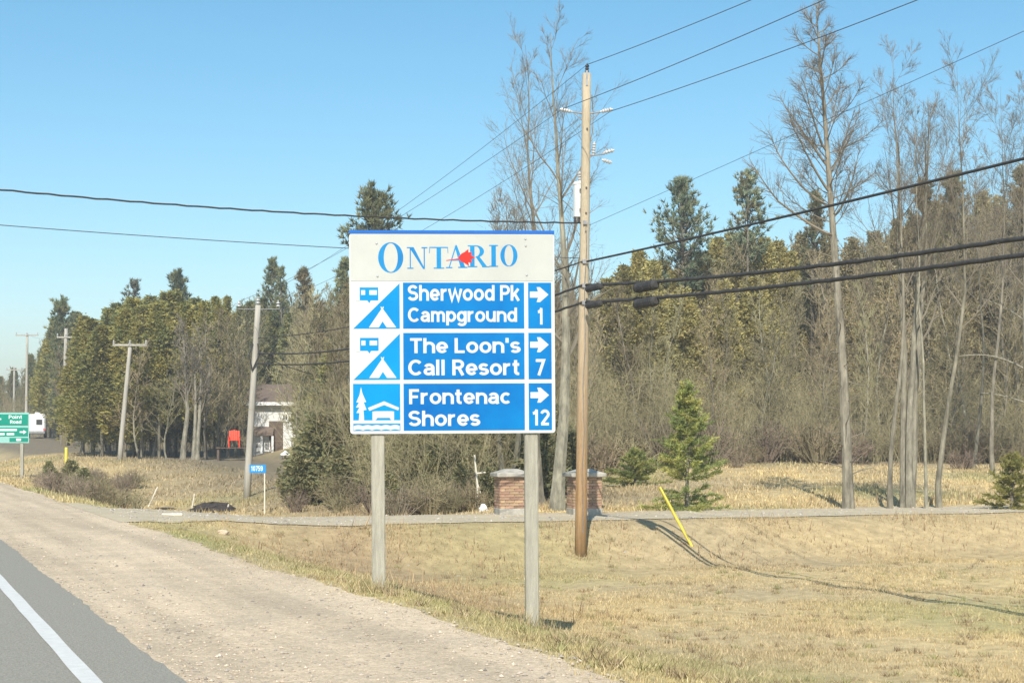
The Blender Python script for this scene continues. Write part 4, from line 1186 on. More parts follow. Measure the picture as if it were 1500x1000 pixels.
# --- tall bare trees of their own
def hero(px, Z, pyt, label, seed, name='bare_tree', mt=M_TRUNK, cat='tree', **kw):
    g = on_ground(px, Z); h = CAM_H + (HOR - pyt) / FPX * Z - g.z
    tk, cr = bare_tree(seed, h, **kw)
    return tree_obj(name, [('trunk', tk, mt, None), ('crown', cr, M_TWIGH, None)], label, cat, None, g)
W3 = dict(wander=.05)
hero(815, 46.5, 45, 'tall bare tree with a thick pale trunk between the brick pillars', 403, mt=M_PALE, r0=.20, spread=5.4, n1=16, first=.3, n2=11, n3=9, ang=(20, 46), twr=.0034, up=.07, wander=.022)
hero(790, 50, 60, 'tall bare tree behind the top right corner of the tourist sign', 405, r0=.15, spread=4.6, n1=18, first=.3, n2=11, n3=9, ang=(18, 42), twr=.0034, up=.07, lean=-.02, **W3)
hero(742, 54, 240, 'shorter bushy bare tree showing left of the pole above the tourist sign', 407, r0=.11, spread=3.6, n1=26, first=.5, stems=2, n2=10, n3=9, ang=(30, 62), twr=.005, **W3)
hero(1304, 47, 75, 'thin dark bare tree with a crooked trunk right of the tall larch', 411, r0=.075, spread=4.2, n1=12, first=.45, n2=12, n3=9, ang=(18, 40), lean=-.01, twr=.0034, wander=.045)
hero(1330, 47.5, 60, 'clump of pale grey bare stems rising from one base at the lane', 413, mt=M_PALE, r0=.115, spread=4.8, n1=27, first=.42, stems=3, n2=11, n3=9, ang=(22, 52), twr=.0034, **W3)
hero(1357, 47, 130, 'thinnest pale bare tree right of the clump of grey stems', 415, mt=M_PALE, r0=.05, spread=1.9, n1=12, first=.5, n2=8, n3=5, ang=(20, 40), twr=.0034, **W3)
hero(1376, 47.5, 100, 'grey bare tree at the lane between stem clump and brown brush pile', 417, r0=.085, spread=4.8, n1=13, first=.42, n2=12, n3=9, ang=(24, 54), twr=.0034, **W3)
hero(1455, 66, 130, 'tall bare tree with spreading twigs near the right edge of the wood', 419, r0=.09, spread=4.6, n1=15, first=.42, n2=12, n3=9, ang=(24, 54), twr=.0045, **W3)
hero(1510, 64, 110, 'tall bare tree cut off by the right edge of the photo', 421, r0=.09, spread=4.8, n1=15, first=.42, n2=12, n3=9, ang=(24, 54), twr=.0045, lean=-.02, **W3)
hero(1425, 72, 190, 'bare tree with fanned twigs above the bushy brown-green pine', 423, r0=.085, spread=4.2, n1=14, first=.42, n2=12, n3=9, ang=(24, 54), twr=.006, **W3)
for px, sd, lab in ((267, 431, 'pale bare tree with a forked trunk in front of the cedar row'), (286, 433, 'thinner pale bare tree beside the forked pale tree at the cedar row')):
    hero(px, 97, 470, lab, sd, mt=M_PALE, r0=.17 if px < 270 else .13, spread=2.6, n1=26, first=.35, stems=1 if px < 270 else 2, n2=7, n3=4, ang=(18, 38), twr=.011)

# brown bare trees standing among and before the cedars
for n_, (px, Z, pyt, kk_) in enumerate([(205, 101, 500, 1), (222, 103, 470, 2), (246, 99, 495, 3), (303, 99, 465, 5), (318, 101, 480, 6), (331, 102, 455, 7), (345, 103, 470, 1), (357, 108, 450, 2), (160, 108, 480, 3), (135, 112, 495, 5)]):
    g = on_ground(px, Z); h = CAM_H + (HOR - pyt) / FPX * Z - g.z
    put_bare(kk_, g, h / 10.0, n_ * 1.3, 1.25, 'brown bare tree before the cedars, ' + ORD[n_ if n_ < 0 else [2, 3, 4, 5, 6, 7, 8, 9, 1, 0][n_]] + ' of these from the left', 'brown bare trees before the cedars')
# the larch: straight mast, long sweeping limbs, short stubs low down
def larch():
    rg = np.random.default_rng(77)
    g = on_ground(1243, 47); h = CAM_H + (HOR - 2) / FPX * 47 - g.z
    tk, cr = MB(), MB(); tw0, tw1 = [], []
    tp = grow(np.array([0, 0, -.25]), np.array([-.03, 0, 1.]), h, 16, rg, .02, .018); tp[:, 2] *= h / tp[-1, 2]
    tp[:, 0] += (np.linspace(0, 1, 17) * ((1216 - 1243) / FPX * 47) - (tp[:, 0] - tp[0, 0])) * .85
    rad = np.linspace(1, 0, 17) ** .75 * .165 * .92 + .012; rad[0] *= 1.3
    tube(tk, tp, rad, 9, False)
    def limb(t, az, L_, el, up, r):
        p, d = at_t(tp, t)
        d0 = np.array([math.cos(az) * math.cos(el), math.sin(az) * math.cos(el), math.sin(el)])
        bp = grow(p, d0, L_, 9, rg, up, .06)
        tube(cr, bp, np.linspace(r, .008, 10), 5, False)
        for q in range(int(9 + 11 * L_)):
            s = rg.uniform(.25, 1)
            p2, d2 = at_t(bp, min(s, .99))
            sd = side_dir(d2, R(rg.uniform(30, 70)), rg) + np.array([0, 0, .25])
            l2 = (.28 + .30 * L_ * rg.random()) * (1.25 - .6 * s)
            e = p2 + unit(sd) * l2
            sp = np.array([p2, p2 + (e - p2) * .5 + rg.normal(0, .03, 3), e])
            tube(cr, sp, [.008, .006, .003], 3, False)
            for w in range(5):
                m_ = p2 + (e - p2) * rg.uniform(.2, 1)
                tw0.append(m_); tw1.append(m_ + unit(side_dir(unit(e - p2), R(rg.uniform(25, 60)), rg)) * rg.uniform(.1, .32))
    # the long limbs the tree is known by, mostly out to the left
    az_left = math.pi - .35
    limb(.545, az_left + .1, 3.4, R(22), .06, .05); limb(.60, az_left - .2, 3.0, R(26), .10, .045); limb(.63, az_left + .3, 2.6, R(38), .12, .045)
    limb(.68, az_left, 2.5, R(45), .10, .045); limb(.71, az_left + .4, 2.3, R(40), .1, .04); limb(.58, -.4, 2.2, R(40), .15, .04)
    limb(.66, .2, 2.2, R(45), .15, .035)
    for k in range(38):
        t = .56 + .43 * (k / 38); limb(t, k * 2.4, (2.0 * (1 - t) / .44 + .42) * rg.uniform(.6, 1.15), R(rg.uniform(12, 50)), .1, .019)
    for k in range(34):
        t = .08 + .48 * k / 34; p, d = at_t(tp, t); az = k * 2.4
        e = p + np.array([math.cos(az), math.sin(az), rg.uniform(-.3, .5)]) * rg.uniform(.2, 1.1)
        tube(cr, [p, (p + e) / 2 + rg.normal(0, .04, 3), e], [.02, .013, .005], 4, False)
    cones(cr, tw0, tw1, .0036)
    tree_obj('larch_tree', [('trunk', tk, M_TRUNK, None), ('crown', cr, M_TWIGH, None)], 'tallest bare larch with long limbs sweeping left and a stubby lower trunk', 'tree', None, g)
larch()

# leaning dead branches and pale logs at the right edge of the wood
def dead(px0, py0, px1, py1, Z, r, label, sag=.2):
    A, B = px_at(px0, py0, Z), px_at(px1, py1, Z)
    pts = [tuple(A.lerp(B, t) + Vector((0, 0, sag * math.sin(t * 3.14)))) for t in np.linspace(0, 1, 9)]
    g = on_ground(px1, Z); base = (g.x, g.y, g.z - .2)
    m = MB(); tube(m, [base, tuple(Vector(base).lerp(B, .6) + Vector((.1, 0, 0)))] + pts[::-1], [r * 1.5, r * 1.3] + list(np.linspace(r, r * .35, 9)), 6)
    for k in (3, 5, 7):
        p = Vector(pts[k]); tube(m, [tuple(p), tuple(p + Vector((random.uniform(-.5, .2), .1, random.uniform(.2, .6))))], [r * .4, .006], 4)
    tag(m.build('dead_tree', M_PALE, smooth=True), label, 'tree')
dead(1438, 437, 1512, 478, 68, .045, 'upper pale dead limb arching in from the right edge of the wood', .15)
dead(1400, 522, 1515, 548, 66, .05, 'middle pale dead trunk bowed over at the right edge of the wood', .35)
dead(1435, 575, 1508, 592, 67, .04, 'lowest pale dead limb near the brown brush at the right edge', .1)

# --- young spruce on the lawn
def spruce(g, h, rad, seed, label, cols, name='spruce_tree', whorls=15, gap=True, per=9):
    rg = np.random.default_rng(seed)
    tk = MB(); tube(tk, [(0, 0, -.1), (0.02, 0, h * .5), (0, 0, h * .98)], [.065, .04, .008], 8, False)
    C, A, B, col = [], [], [], []
    for wv in range(whorls):
        t = .045 + .93 * (wv / (whorls - 1)) ** .92
        if gap and wv in (2,): continue
        Lr_ = rad * (1 - t) ** .8 * (1.0 if wv % 3 else 1.2) + .09
        for k in range(per):
            az = k * 6.283 / per + rg.uniform(-.4, .4)
            L_ = Lr_ * rg.uniform(.6, 1.15)
            p = np.array([0, 0, t * h + rg.normal(0, .05)])
            el = R(-4 + 36 * t + rg.normal(0, 7))
            d0 = np.array([math.cos(az) * math.cos(el), math.sin(az) * math.cos(el), math.sin(el)])
            bp = grow(p, d0, L_, 4, rg, .05, .06)
            tube(tk, bp, np.linspace(.014, .004, 5), 3, False)
            base = np.array(cols[rg.integers(0, len(cols))])
            for q in range(int(10 + 22 * L_)):
                s = .12 + .88 * rg.random()
                pp, dd = at_t(bp, min(s, .99))
                sd = unit(side_dir(dd, R(rg.uniform(10, 65)), rg) * np.array([1, 1, .45]))
                l2 = .10 + .20 * L_ * (1 - .6 * s) * rg.random()
                n_ = 15
                ts = rg.random(n_)[:, None]
                c = pp + sd * l2 * ts
                dirs = unit(sd[None] * .8 + rg.normal(0, .55, (n_, 3)) + np.array([0, 0, .15]))
                C.append(c); A.append(dirs * rg.uniform(.05, .10, (n_, 1))); B.append(unit(np.cross(dirs, rg.normal(0, 1, (n_, 3)))) * .011)
                col.append(np.repeat((base * rg.uniform(.7, 1.35))[None], n_, 0))
    cr = MB(); tris(cr, np.concatenate(C), np.concatenate(A), np.concatenate(B))
    tree_obj(name, [('trunk', tk, M_TRUNK, None), ('crown', cr, M_FOL, np.repeat(np.concatenate(col), 3, 0))], label, 'tree', None, g)
SPR = [(.34, .37, .12), (.41, .42, .13), (.27, .31, .11), (.46, .44, .15)]
spruce(on_ground(1006, 45.8), 3.45, 1.2, 501, 'young green spruce standing on the lawn behind the yellow marker', SPR)
spruce(on_ground(930, 60), 1.2, 1.0, 502, 'low spreading green spruce left of the young lawn spruce', SPR, whorls=8, gap=False)
spruce(on_ground(1483, 46.5), 1.5, .75, 503, 'small yellow-green spruce at the right edge of the lawn', [(.36, .33, .11), (.31, .30, .10)], whorls=8, gap=False)

# --- bushes: twiggy domes and leafy domes
def twig_bush(seed, w, h, n=420):
    rg = np.random.default_rng(seed)
    m = MB(); t0, t1 = [], []
    for k in range(46):
        az = rg.uniform(0, 6.28); ln = rg.uniform(.1, 1) ** .6
        e = np.array([math.cos(az) * ln * w, math.sin(az) * ln * w, h * (1.05 - .6 * ln * ln) * rg.uniform(.7, 1.1)])
        b = np.array([math.cos(az) * ln * w * .25, math.sin(az) * ln * w * .25, -.05])
        md = (b + e) / 2 + np.array([0, 0, h * .12]) + rg.normal(0, .06, 3)
        tube(m, [b, md, e], [.018, .012, .005], 3, False)
        for q in range(n // 46):
            s = rg.uniform(.3, 1); p = b + (md - b) * min(1, s * 2) if s < .5 else md + (e - md) * (s - .5) * 2
            d = unit(e - b) * .6 + rg.normal(0, .5, 3)
            t0.append(p); t1.append(p + unit(d) * rg.uniform(.15, .5) * (.4 + .4 * h))
    cones(m, t0, t1, .009)
    return m
M_BRUSH = mat('brush_twigs', (.23, .18, .125), .9, .2, 3, rand=.2)
M_BRUSHG = mat('grey_brush_twigs', (.265, .22, .125), .9, .2, 3, rand=.25)
bushes = [twig_bush(600 + k, .9, 1.1) for k in range(4)]
bmesh_b = [b.mesh('bush', M_BRUSH) for b in bushes]; bmesh_g = [b.mesh('bush', M_BRUSHG) for b in bushes]
def put_bush(me, px, Z, s, label, group=None, name='bare_bush'):
    o = bpy.data.objects.new(name, me); COL.objects.link(o); o.location = on_ground(px, Z); o.scale = s if hasattr(s, '__len__') else (s, s, s)
    o.rotation_euler[2] = rng.uniform(0, 6.28)
    return tag(o, label, 'bush', group)
put_bush(bmesh_b[0], 1408, 70, (1.25, 1.0, .85), 'dark brown brush pile at the wood edge right of the stem clump')
put_bush(bmesh_b[1], 1080, 68, (.75, .75, .75), 'small brown bare bush right of the young lawn spruce')
GE = 'bare bushes along the edge of the wood'
for k in range(95):
    px = rng.uniform(832, 1550); Z = zmin(px) + rng.uniform(-1.0, 7)
    put_bush(bmesh_g[k % 4] if k % 3 else bmesh_b[k % 4], px, Z, rng.uniform(.9, 1.9), ('grey' if k % 3 else 'brown') + ' bare bush at the foot of the trees ' + zone_words(px).replace('in the wood ', ''), GE)
GB = 'bare bushes between lane and house'
for k in range(60):
    px = rng.uniform(425, 735); Z = rng.uniform(47, 60) if px > 545 else rng.uniform(53, 66)
    put_bush(bmesh_g[k % 4] if k % 2 else bmesh_b[k % 4], px, Z, rng.uniform(.5, 1.1), ('grey' if k % 2 else 'brown') + ' bare bush low in the tangle ' + ('left of the tourist sign' if px < 515 else 'seen under the tourist sign'), GB)
for k in range(26):
    px = rng.uniform(70, 225); Z = rng.uniform(52, 78)
    put_bush((bmesh_b if k % 3 == 0 else bmesh_g)[k % 4], px, Z, (rng.uniform(.6, 1.0),) * 2 + (rng.uniform(.5, .9),), ('brown' if k % 3 == 0 else 'grey') + ' bare bush in the ditch ' + ('near the yellow marker post' if px < 150 else 'below the T-shaped pole' if px < 225 else 'above the dark heap'), 'brown bare bushes in the left ditch')
# leafy evergreen shrubs
shr = []
for k in range(4):
    tk, cr, at = cedar(700 + k, 2.2, .95, [(.30, .30, .145), (.35, .325, .15), (.25, .255, .13), (.39, .34, .17)], n=1500, low=.03, size=.14, trunk_r=.04)
    shr.append(tree_obj('juniper_bush', [('stem', tk, M_TRUNK, None), ('foliage', cr, M_FOL, at)], 'olive green juniper bush in the thicket behind the tourist sign', 'bush', 'juniper bushes behind the sign'))
us_ = [False] * 4
for k, (px, Z, h) in enumerate(near_first([(570, 50, 1.4), (590, 52, 2.4), (612, 54, 2.9), (635, 51, 2.2), (655, 55, 3.2), (676, 50, 1.5), (697, 52, 2.2), (715, 49, 1.3), (720, 55, 3.0), (735, 56, 3.4), (775, 58, 3.2), (795, 54, 2.6), (838, 57, 2.4),
                               (440, 58, 2.2), (452, 63, 2.8), (466, 60, 3.6), (485, 63, 3.6), (498, 57, 2.2), (512, 60, 3.4), (545, 56, 2.2), (530, 62, 3.0), (600, 60, 4.6), (645, 62, 5.0), (690, 62, 4.5), (580, 64, 5.2), (810, 60, 3.6)])):
    h *= .85
    put(shr, us_, k % 4, on_ground(px, Z), (h / 2.2 * rng.uniform(.7, 1.0),) * 2 + (h / 2.2,), rng.uniform(0, 6.28), 'olive juniper bush behind the tourist sign, ' + ORD[k] + ' from the left in the thicket')
for k, (px, Z, h, lab) in enumerate([(104, 66, 1.0, 'green juniper bush in the left ditch below the tall pale pole'), (124, 64, .85, 'lower green juniper bush right of its neighbour in the left ditch'), (72, 70, .8, 'yellowish green bush in the left ditch nearest the green road sign')]):
    o = put(shr, us_, k % 4, on_ground(px, Z), (h / 2.2 * 1.3,) * 2 + (h / 2.2 * 1.35,), rng.uniform(0, 6.28), lab)
    if 'group' in o: del o['group']

# --- undergrowth: saplings and brush inside the wood, past counting
def undergrowth():
    t0, t1, rr = [], [], []
    n = 5200
    for _ in range(n):
        px = rng.uniform(-60, 1560); zm = zmin(px)
        Z = zm + 60 * rng.random() ** 1.8
        if px < 360 and (Z < 112 or rng.random() < .5): Z += 14
        if px < 116: Z = max(Z, 165)
        X = (px - 750) / FPX * Z; u, v = c2w(X, Z)
        h = rng.uniform(.8, 4.5)
        t0.append((u, v, h))
    P = np.array(t0); z = zf(P[:, 0], P[:, 1])
    k = len(P); h = P[:, 2]
    base = np.stack([P[:, 0], P[:, 1], z - .05], 1)
    tip = base + np.stack([rng.normal(0, .42, k) * h * .6, rng.normal(0, .42, k) * h * .6, h], 1)
    A0, A1, RR = [base], [tip], [np.full(k, .015)]
    for _ in range(16):
        s = rng.uniform(.2, .95, k)[:, None]
        p = base + (tip - base) * s
        d = unit(unit(tip - base) * .8 + rng.normal(0, .75, (k, 3)))
        e = p + d * (h[:, None] * rng.uniform(.15, .42, (k, 1)))
        A0.append(p); A1.append(e); RR.append(np.full(k, .008))
        q = p + (e - p) * .5
        A0.append(q); A1.append(q + unit(d + rng.normal(0, .6, (k, 3))) * h[:, None] * .14); RR.append(np.full(k, .006))
    m = MB(); cones(m, np.concatenate(A0), np.concatenate(A1), np.concatenate(RR))
    tag(m.build('undergrowth', M_BRUSHG), 'tangled bare saplings and brush under the hillside wood', None, kind='stuff')
undergrowth()

def far_wood():
    """the rest of the hillside trees, behind the ones that stand out singly"""
    A0, A1, RR = [], [], []
    n = 1050
    px = rng.uniform(-80, 1580, n); 
    Z = np.array([zmin(p) for p in px]) + 18 + 95 * rng.random(n) ** 1.1
    ok = (px > 330) | (rng.random(n) < .6)
    Z = np.where(px < 90, 190 + 120 * rng.random(n), Z)
    px, Z = px[ok], Z[ok]
    for p, z in zip(px, Z):
        g = on_ground(p, z)
        h = want_top(p, z, g, 4.0, 15.5, rng.uniform(-6, 40)) * rng.uniform(.86, 1.0)
        b = np.array(g); top = b + np.array([rng.normal(0, .5), rng.normal(0, .5), h])
        A0.append([b]); A1.append([top]); RR.append([.13])
        k = 34
        t = rng.uniform(.15, .97, k)
        q = b + (top - b) * t[:, None]
        az = rng.uniform(0, 6.28, k); L_ = h * .24 * (1.08 - t) ** .6 * rng.uniform(.6, 1.2, k)
        el = rng.uniform(.5, 1.2, k)
        d = np.stack([np.cos(az) * np.cos(el), np.sin(az) * np.cos(el), np.sin(el)], 1)
        e = q + d * L_[:, None]
        A0.append(q); A1.append(e); RR.append(np.full(k, .035))
        for _ in range(8):
            s = rng.uniform(.2, 1, k)[:, None]
            q2 = q + (e - q) * s
            d2 = unit(d + rng.normal(0, .5, (k, 3)) + np.array([0, 0, .2]))
            A0.append(q2); A1.append(q2 + d2 * (L_ * rng.uniform(.25, .6, k))[:, None]); RR.append(np.full(k, .016))
    m = MB(); cones(m, np.concatenate(A0), np.concatenate(A1), np.concatenate(RR))
    tag(m.build('far_wood', M_TWIG), 'mass of bare trees filling the hillside behind the nearer trunks', None, kind='stuff')
far_wood()
# ------------------------------------------------------------------ small things on the left
M_SIGNG = mat('green_sheeting', (.0, .24, .165), .4, .06, 3)
M_SIGNW = mat('sign_white', (.70, .76, .72), .4, .05, 3)
M_SB = mat('address_blue', (.02, .24, .56), .4, .05, 4)
M_SIDING = mat('white_siding', (.72, .72, .69), .7, .05, 3)
M_ROOF = mat('brown_shingle', (.165, .125, .095), .9, .2, 6, .4, 30)
M_GLASS = mat('window_glass', (.03, .035, .04), .08, .1, 3, spec=.6)
M_BROWN = mat('brown_timber', (.13, .095, .07), .85, .2, 5)
M_REDP = mat('red_plastic', (.80, .065, .02), .5, .05, 4)
M_STAKE = mat('pale_stake', (.66, .60, .48), .8, .1, 6)
M_VAN = mat('white_paint', (.78, .78, .76), .35, .04, 3, spec=.5)
M_TYRE = mat('tyre_rubber', (.03, .03, .03), .9, .2, 8)

def local_sign(name, base, label, cat, rz=-TH):
    return empty(name, base, label, cat, rz)

# green destination sign at the left edge of the view
Zg = 78.0
gb = on_ground(30, Zg)
gs = local_sign('road_sign', gb, 'green and white destination road sign on a timber post at the left edge', 'sign', -TH)
k = Zg / FPX
fx2 = lambda p: (p - 30) * k
fz2 = lambda p: CAM_H + (HOR - p) * k - gb.z
def part2(parent, name, x0, x1, p0, p1, y0, y1, mt):
    m = MB(); prism(m, [(fx2(x0), fz2(p1)), (fx2(x1), fz2(p1)), (fx2(x1), fz2(p0)), (fx2(x0), fz2(p0))], y0, y1); return m.build(name, mt, parent)
part2(gs, 'board', -38, 42.5, 604, 648.5, 0, .03, mat('pale_green_edge', (.26, .50, .44), .4, .05, 3))
up_ = part2(gs, 'upper_panel', -36, 41, 606.5, 622.5, -.02, -.002, M_SIGNG)
lo_ = part2(gs, 'lower_panel', -36, 41, 626, 638.5, -.02, -.002, M_SIGNG)
tb_ = part2(gs, 'distance_tab', 14, 41, 641, 646.5, -.02, -.002, M_SIGNG)
put_text(up_, 'Point', 13, 33, 607.8, 613, -.024, M_SIGNW, fx2, fz2, .03); put_text(up_, 'Road', 15, 31.5, 615, 620, -.024, M_SIGNW, fx2, fz2, .03)
def arrow2(parent, x0, x1, yc, h):
    m = MB(); xm = x0 + (x1 - x0) * .55
    prism(m, [(fx2(a), fz2(b)) for a, b in ((x0, yc - h * .35), (xm, yc - h * .35), (xm, yc - h), (x1, yc), (xm, yc + h), (xm, yc + h * .35), (x0, yc + h * .35))], -.026, -.018)
    return m.build('arrow', M_SIGNW, parent)
arrow2(up_, 2, -10, 613.5, 3.2); arrow2(lo_, 29, 39, 632.5, 3.2)
for (a, b, c, d) in ((-20, 25, 628, 631), (-20, 7, 634, 637), (10, 21, 634, 637)):
    part2(lo_, 'lettering_line', a, b, c, d, -.025, -.018, M_SIGNW)
part2(tb_, 'tab_figure', 24, 31, 642, 645.5, -.025, -.018, M_SIGNW)
for px in (-10, 31.5):
    m = MB(); bbox(m, (fx2(px), .1, (fz2(606) - .3) / 2), (.15, .14, fz2(606) + .3), .01); m.build('post', M_POSTW, gs)

# blue house-number sign on a thin stake
Zb = 41.3
bb_, Zb = ground_hit(387.5, 753)
bs = local_sign('address_sign', bb_, 'small blue house number sign on a thin pale stake by the lane', 'sign', -TH)
kb = Zb / FPX
fx3 = lambda p: (p - 387.5) * kb
fz3 = lambda p: CAM_H + (HOR - p) * kb - bb_.z
m = MB(); bbox(m, (0, .02, (fz3(680.5) - .2) / 2), (.045, .03, fz3(680.5) + .2), .006); m.build('stake', M_STAKE, bs)
m = MB(); prism(m, [(fx3(365.5), fz3(692.5)), (fx3(389.5), fz3(692.5)), (fx3(389.5), fz3(680)), (fx3(365.5), fz3(680))], -.006, .003); pl = m.build('plate', M_SB, bs)
put_text(pl, '10759', 367.5, 385, 682, 689.5, -.008, M_SIGNW, fx3, fz3, .03)

# white stakes and the dark heaps on the lane edge
def stake(px0, py0, px1, py1, label, r=.03):
    a, Z = ground_hit(px0, py0); b = px_at(px1, py1, Z)
    m = MB(); d = b - a; tube(m, [tuple(a - d * .1), tuple(a), tuple(a + d * .95), tuple(b)], [r, r, r, r * .5], 6)
    tag(m.build('wooden_stake', M_STAKE), label, 'stake', 'pale stakes beside the lane')
stake(162.5, 741, 161.5, 727, 'leftmost of the short pale stakes along the shoulder')
stake(184, 742, 184, 728, 'second short pale stake from the left along the shoulder')
stake(198, 744, 199, 730, 'third short pale stake, left of the long slanting stake', .028)
stake(217, 743, 231, 713, 'long pale stake slanting to the right beside the lane', .035)
stake(281, 746, 285, 723, 'pale stake leaning over the left end of the dark heap', .03)
stake(332, 750, 335, 738, 'short pale stake at the right end of the dark heap', .03)
g, Z = ground_hit(310, 750.5)
lump('dark_heap', g + Vector((.15, .45, 0)), .85, .5, .36, M_DARK, 'broad dark heap at the far edge of the lane', 'heap', 5, None, 26)
g, Z = ground_hit(236, 747)
lump('dark_heap', g + Vector((.2, .5, 0)), .42, .3, .10, M_DARK, 'low dark heap under the long slanting stake', 'heap', 6, None, 20)
g, Z = ground_hit(252, 755)
m = MB(); bbox(m, (0, 0, .03), (.46, .16, .05), .012); o = tag(m.build('board', M_STAKE, loc=g), 'flat pale board lying on the lane by the dark heaps', 'board'); o.rotation_euler[2] = -TH + .2
for n_, (px, py, s, lab) in enumerate([(672, 843, .05, 'small white stone in the grass between the sign posts'), (915, 808, .05, 'white stone in the grass right of the orange pole'), (598, 827, .04, 'small pale stone in the ditch right of the left sign post'), (1031, 851, .03, 'tiny pale stone beside the cable shadow in the field'), (327, 781, .14, 'pale rock where the gravel meets the lane bank'), (655, 868, .035, 'small pale stone in the grass under the tourist sign')]):
    g, Z = ground_hit(px, py)
    lump('stone', g, s, s * .8, s * .7, M_CAP if n_ != 4 else M_GRAVEL, lab, 'stone', 20 + n_, None, 9)

# yellow post far left
g = on_ground(97, 92); kk = 92 / FPX
m = MB(); h = 23 * kk; tube(m, [(0, 0, -.2), (0, 0, h * .96), (0, 0, h)], [.085, .085, .05], 10); tag(m.build('marker_post', M_YEL, loc=g), 'short yellow marker post at the foot of the left cedars', 'marker post')

# red plastic armchair in front of the trees
def chair():
    Z = 96.0; g = on_ground(343, Z); k = Z / FPX
    top_ = CAM_H + (HOR - 655) * k
    dk = empty('deck', g, 'low dark timber deck under the red garden chair', 'deck', -TH + R(8))
    hh = max(top_ - g.z, .2)
    for i in range(7):
        m = MB(); bbox(m, ((i - 3) * .3, 0, hh - .03), (.28, 1.7, .06), .008); m.build('plank', M_BROWN, dk)
    for sx in (-.9, .9):
        for sy in (-.7, .7):
            m = MB(); bbox(m, (sx, sy, (hh - .06) / 2 - .1), (.14, .14, hh + .14), .01); m.build('post', M_BROWN, dk)
    g = Vector((g.x, g.y, g.z + hh))
    o = empty('garden_chair', g, 'bright red plastic garden chair standing on the dark deck by the leaning pole', 'chair', -TH + R(8))
    w, hb_ = .72, .95
    s0 = (HOR - 655) * k + CAM_H - g.z
    # a low wooden stand carries the chair up to where it is seen
    m = MB(); bbox(m, (0, 0, .42), (w * .8, .55, .05), .01); m.build('seat', M_REDP, o)
    for i in range(5):
        m = MB(); x = (i - 2) * .125; bbox(m, (x, .28 + .02 * abs(i - 2), .72), (.105, .03, .62 - .05 * abs(i - 2)), .008, Matrix.Rotation(R(-12), 3, 'X')); m.build('back_slat', M_REDP, o)
    for s in (-1, 1):
        m = MB(); bbox(m, (s * w * .45, -.02, .62), (.12, .68, .035), .01); m.build('armrest', M_REDP, o)
        for y in (-.28, .26):
            m = MB(); bbox(m, (s * w * .42, y, .3), (.07, .06, .6), .008); m.build('leg', M_REDP, o)
    o.scale = (1.0, 1.0, 1.0)
    return o
chair()

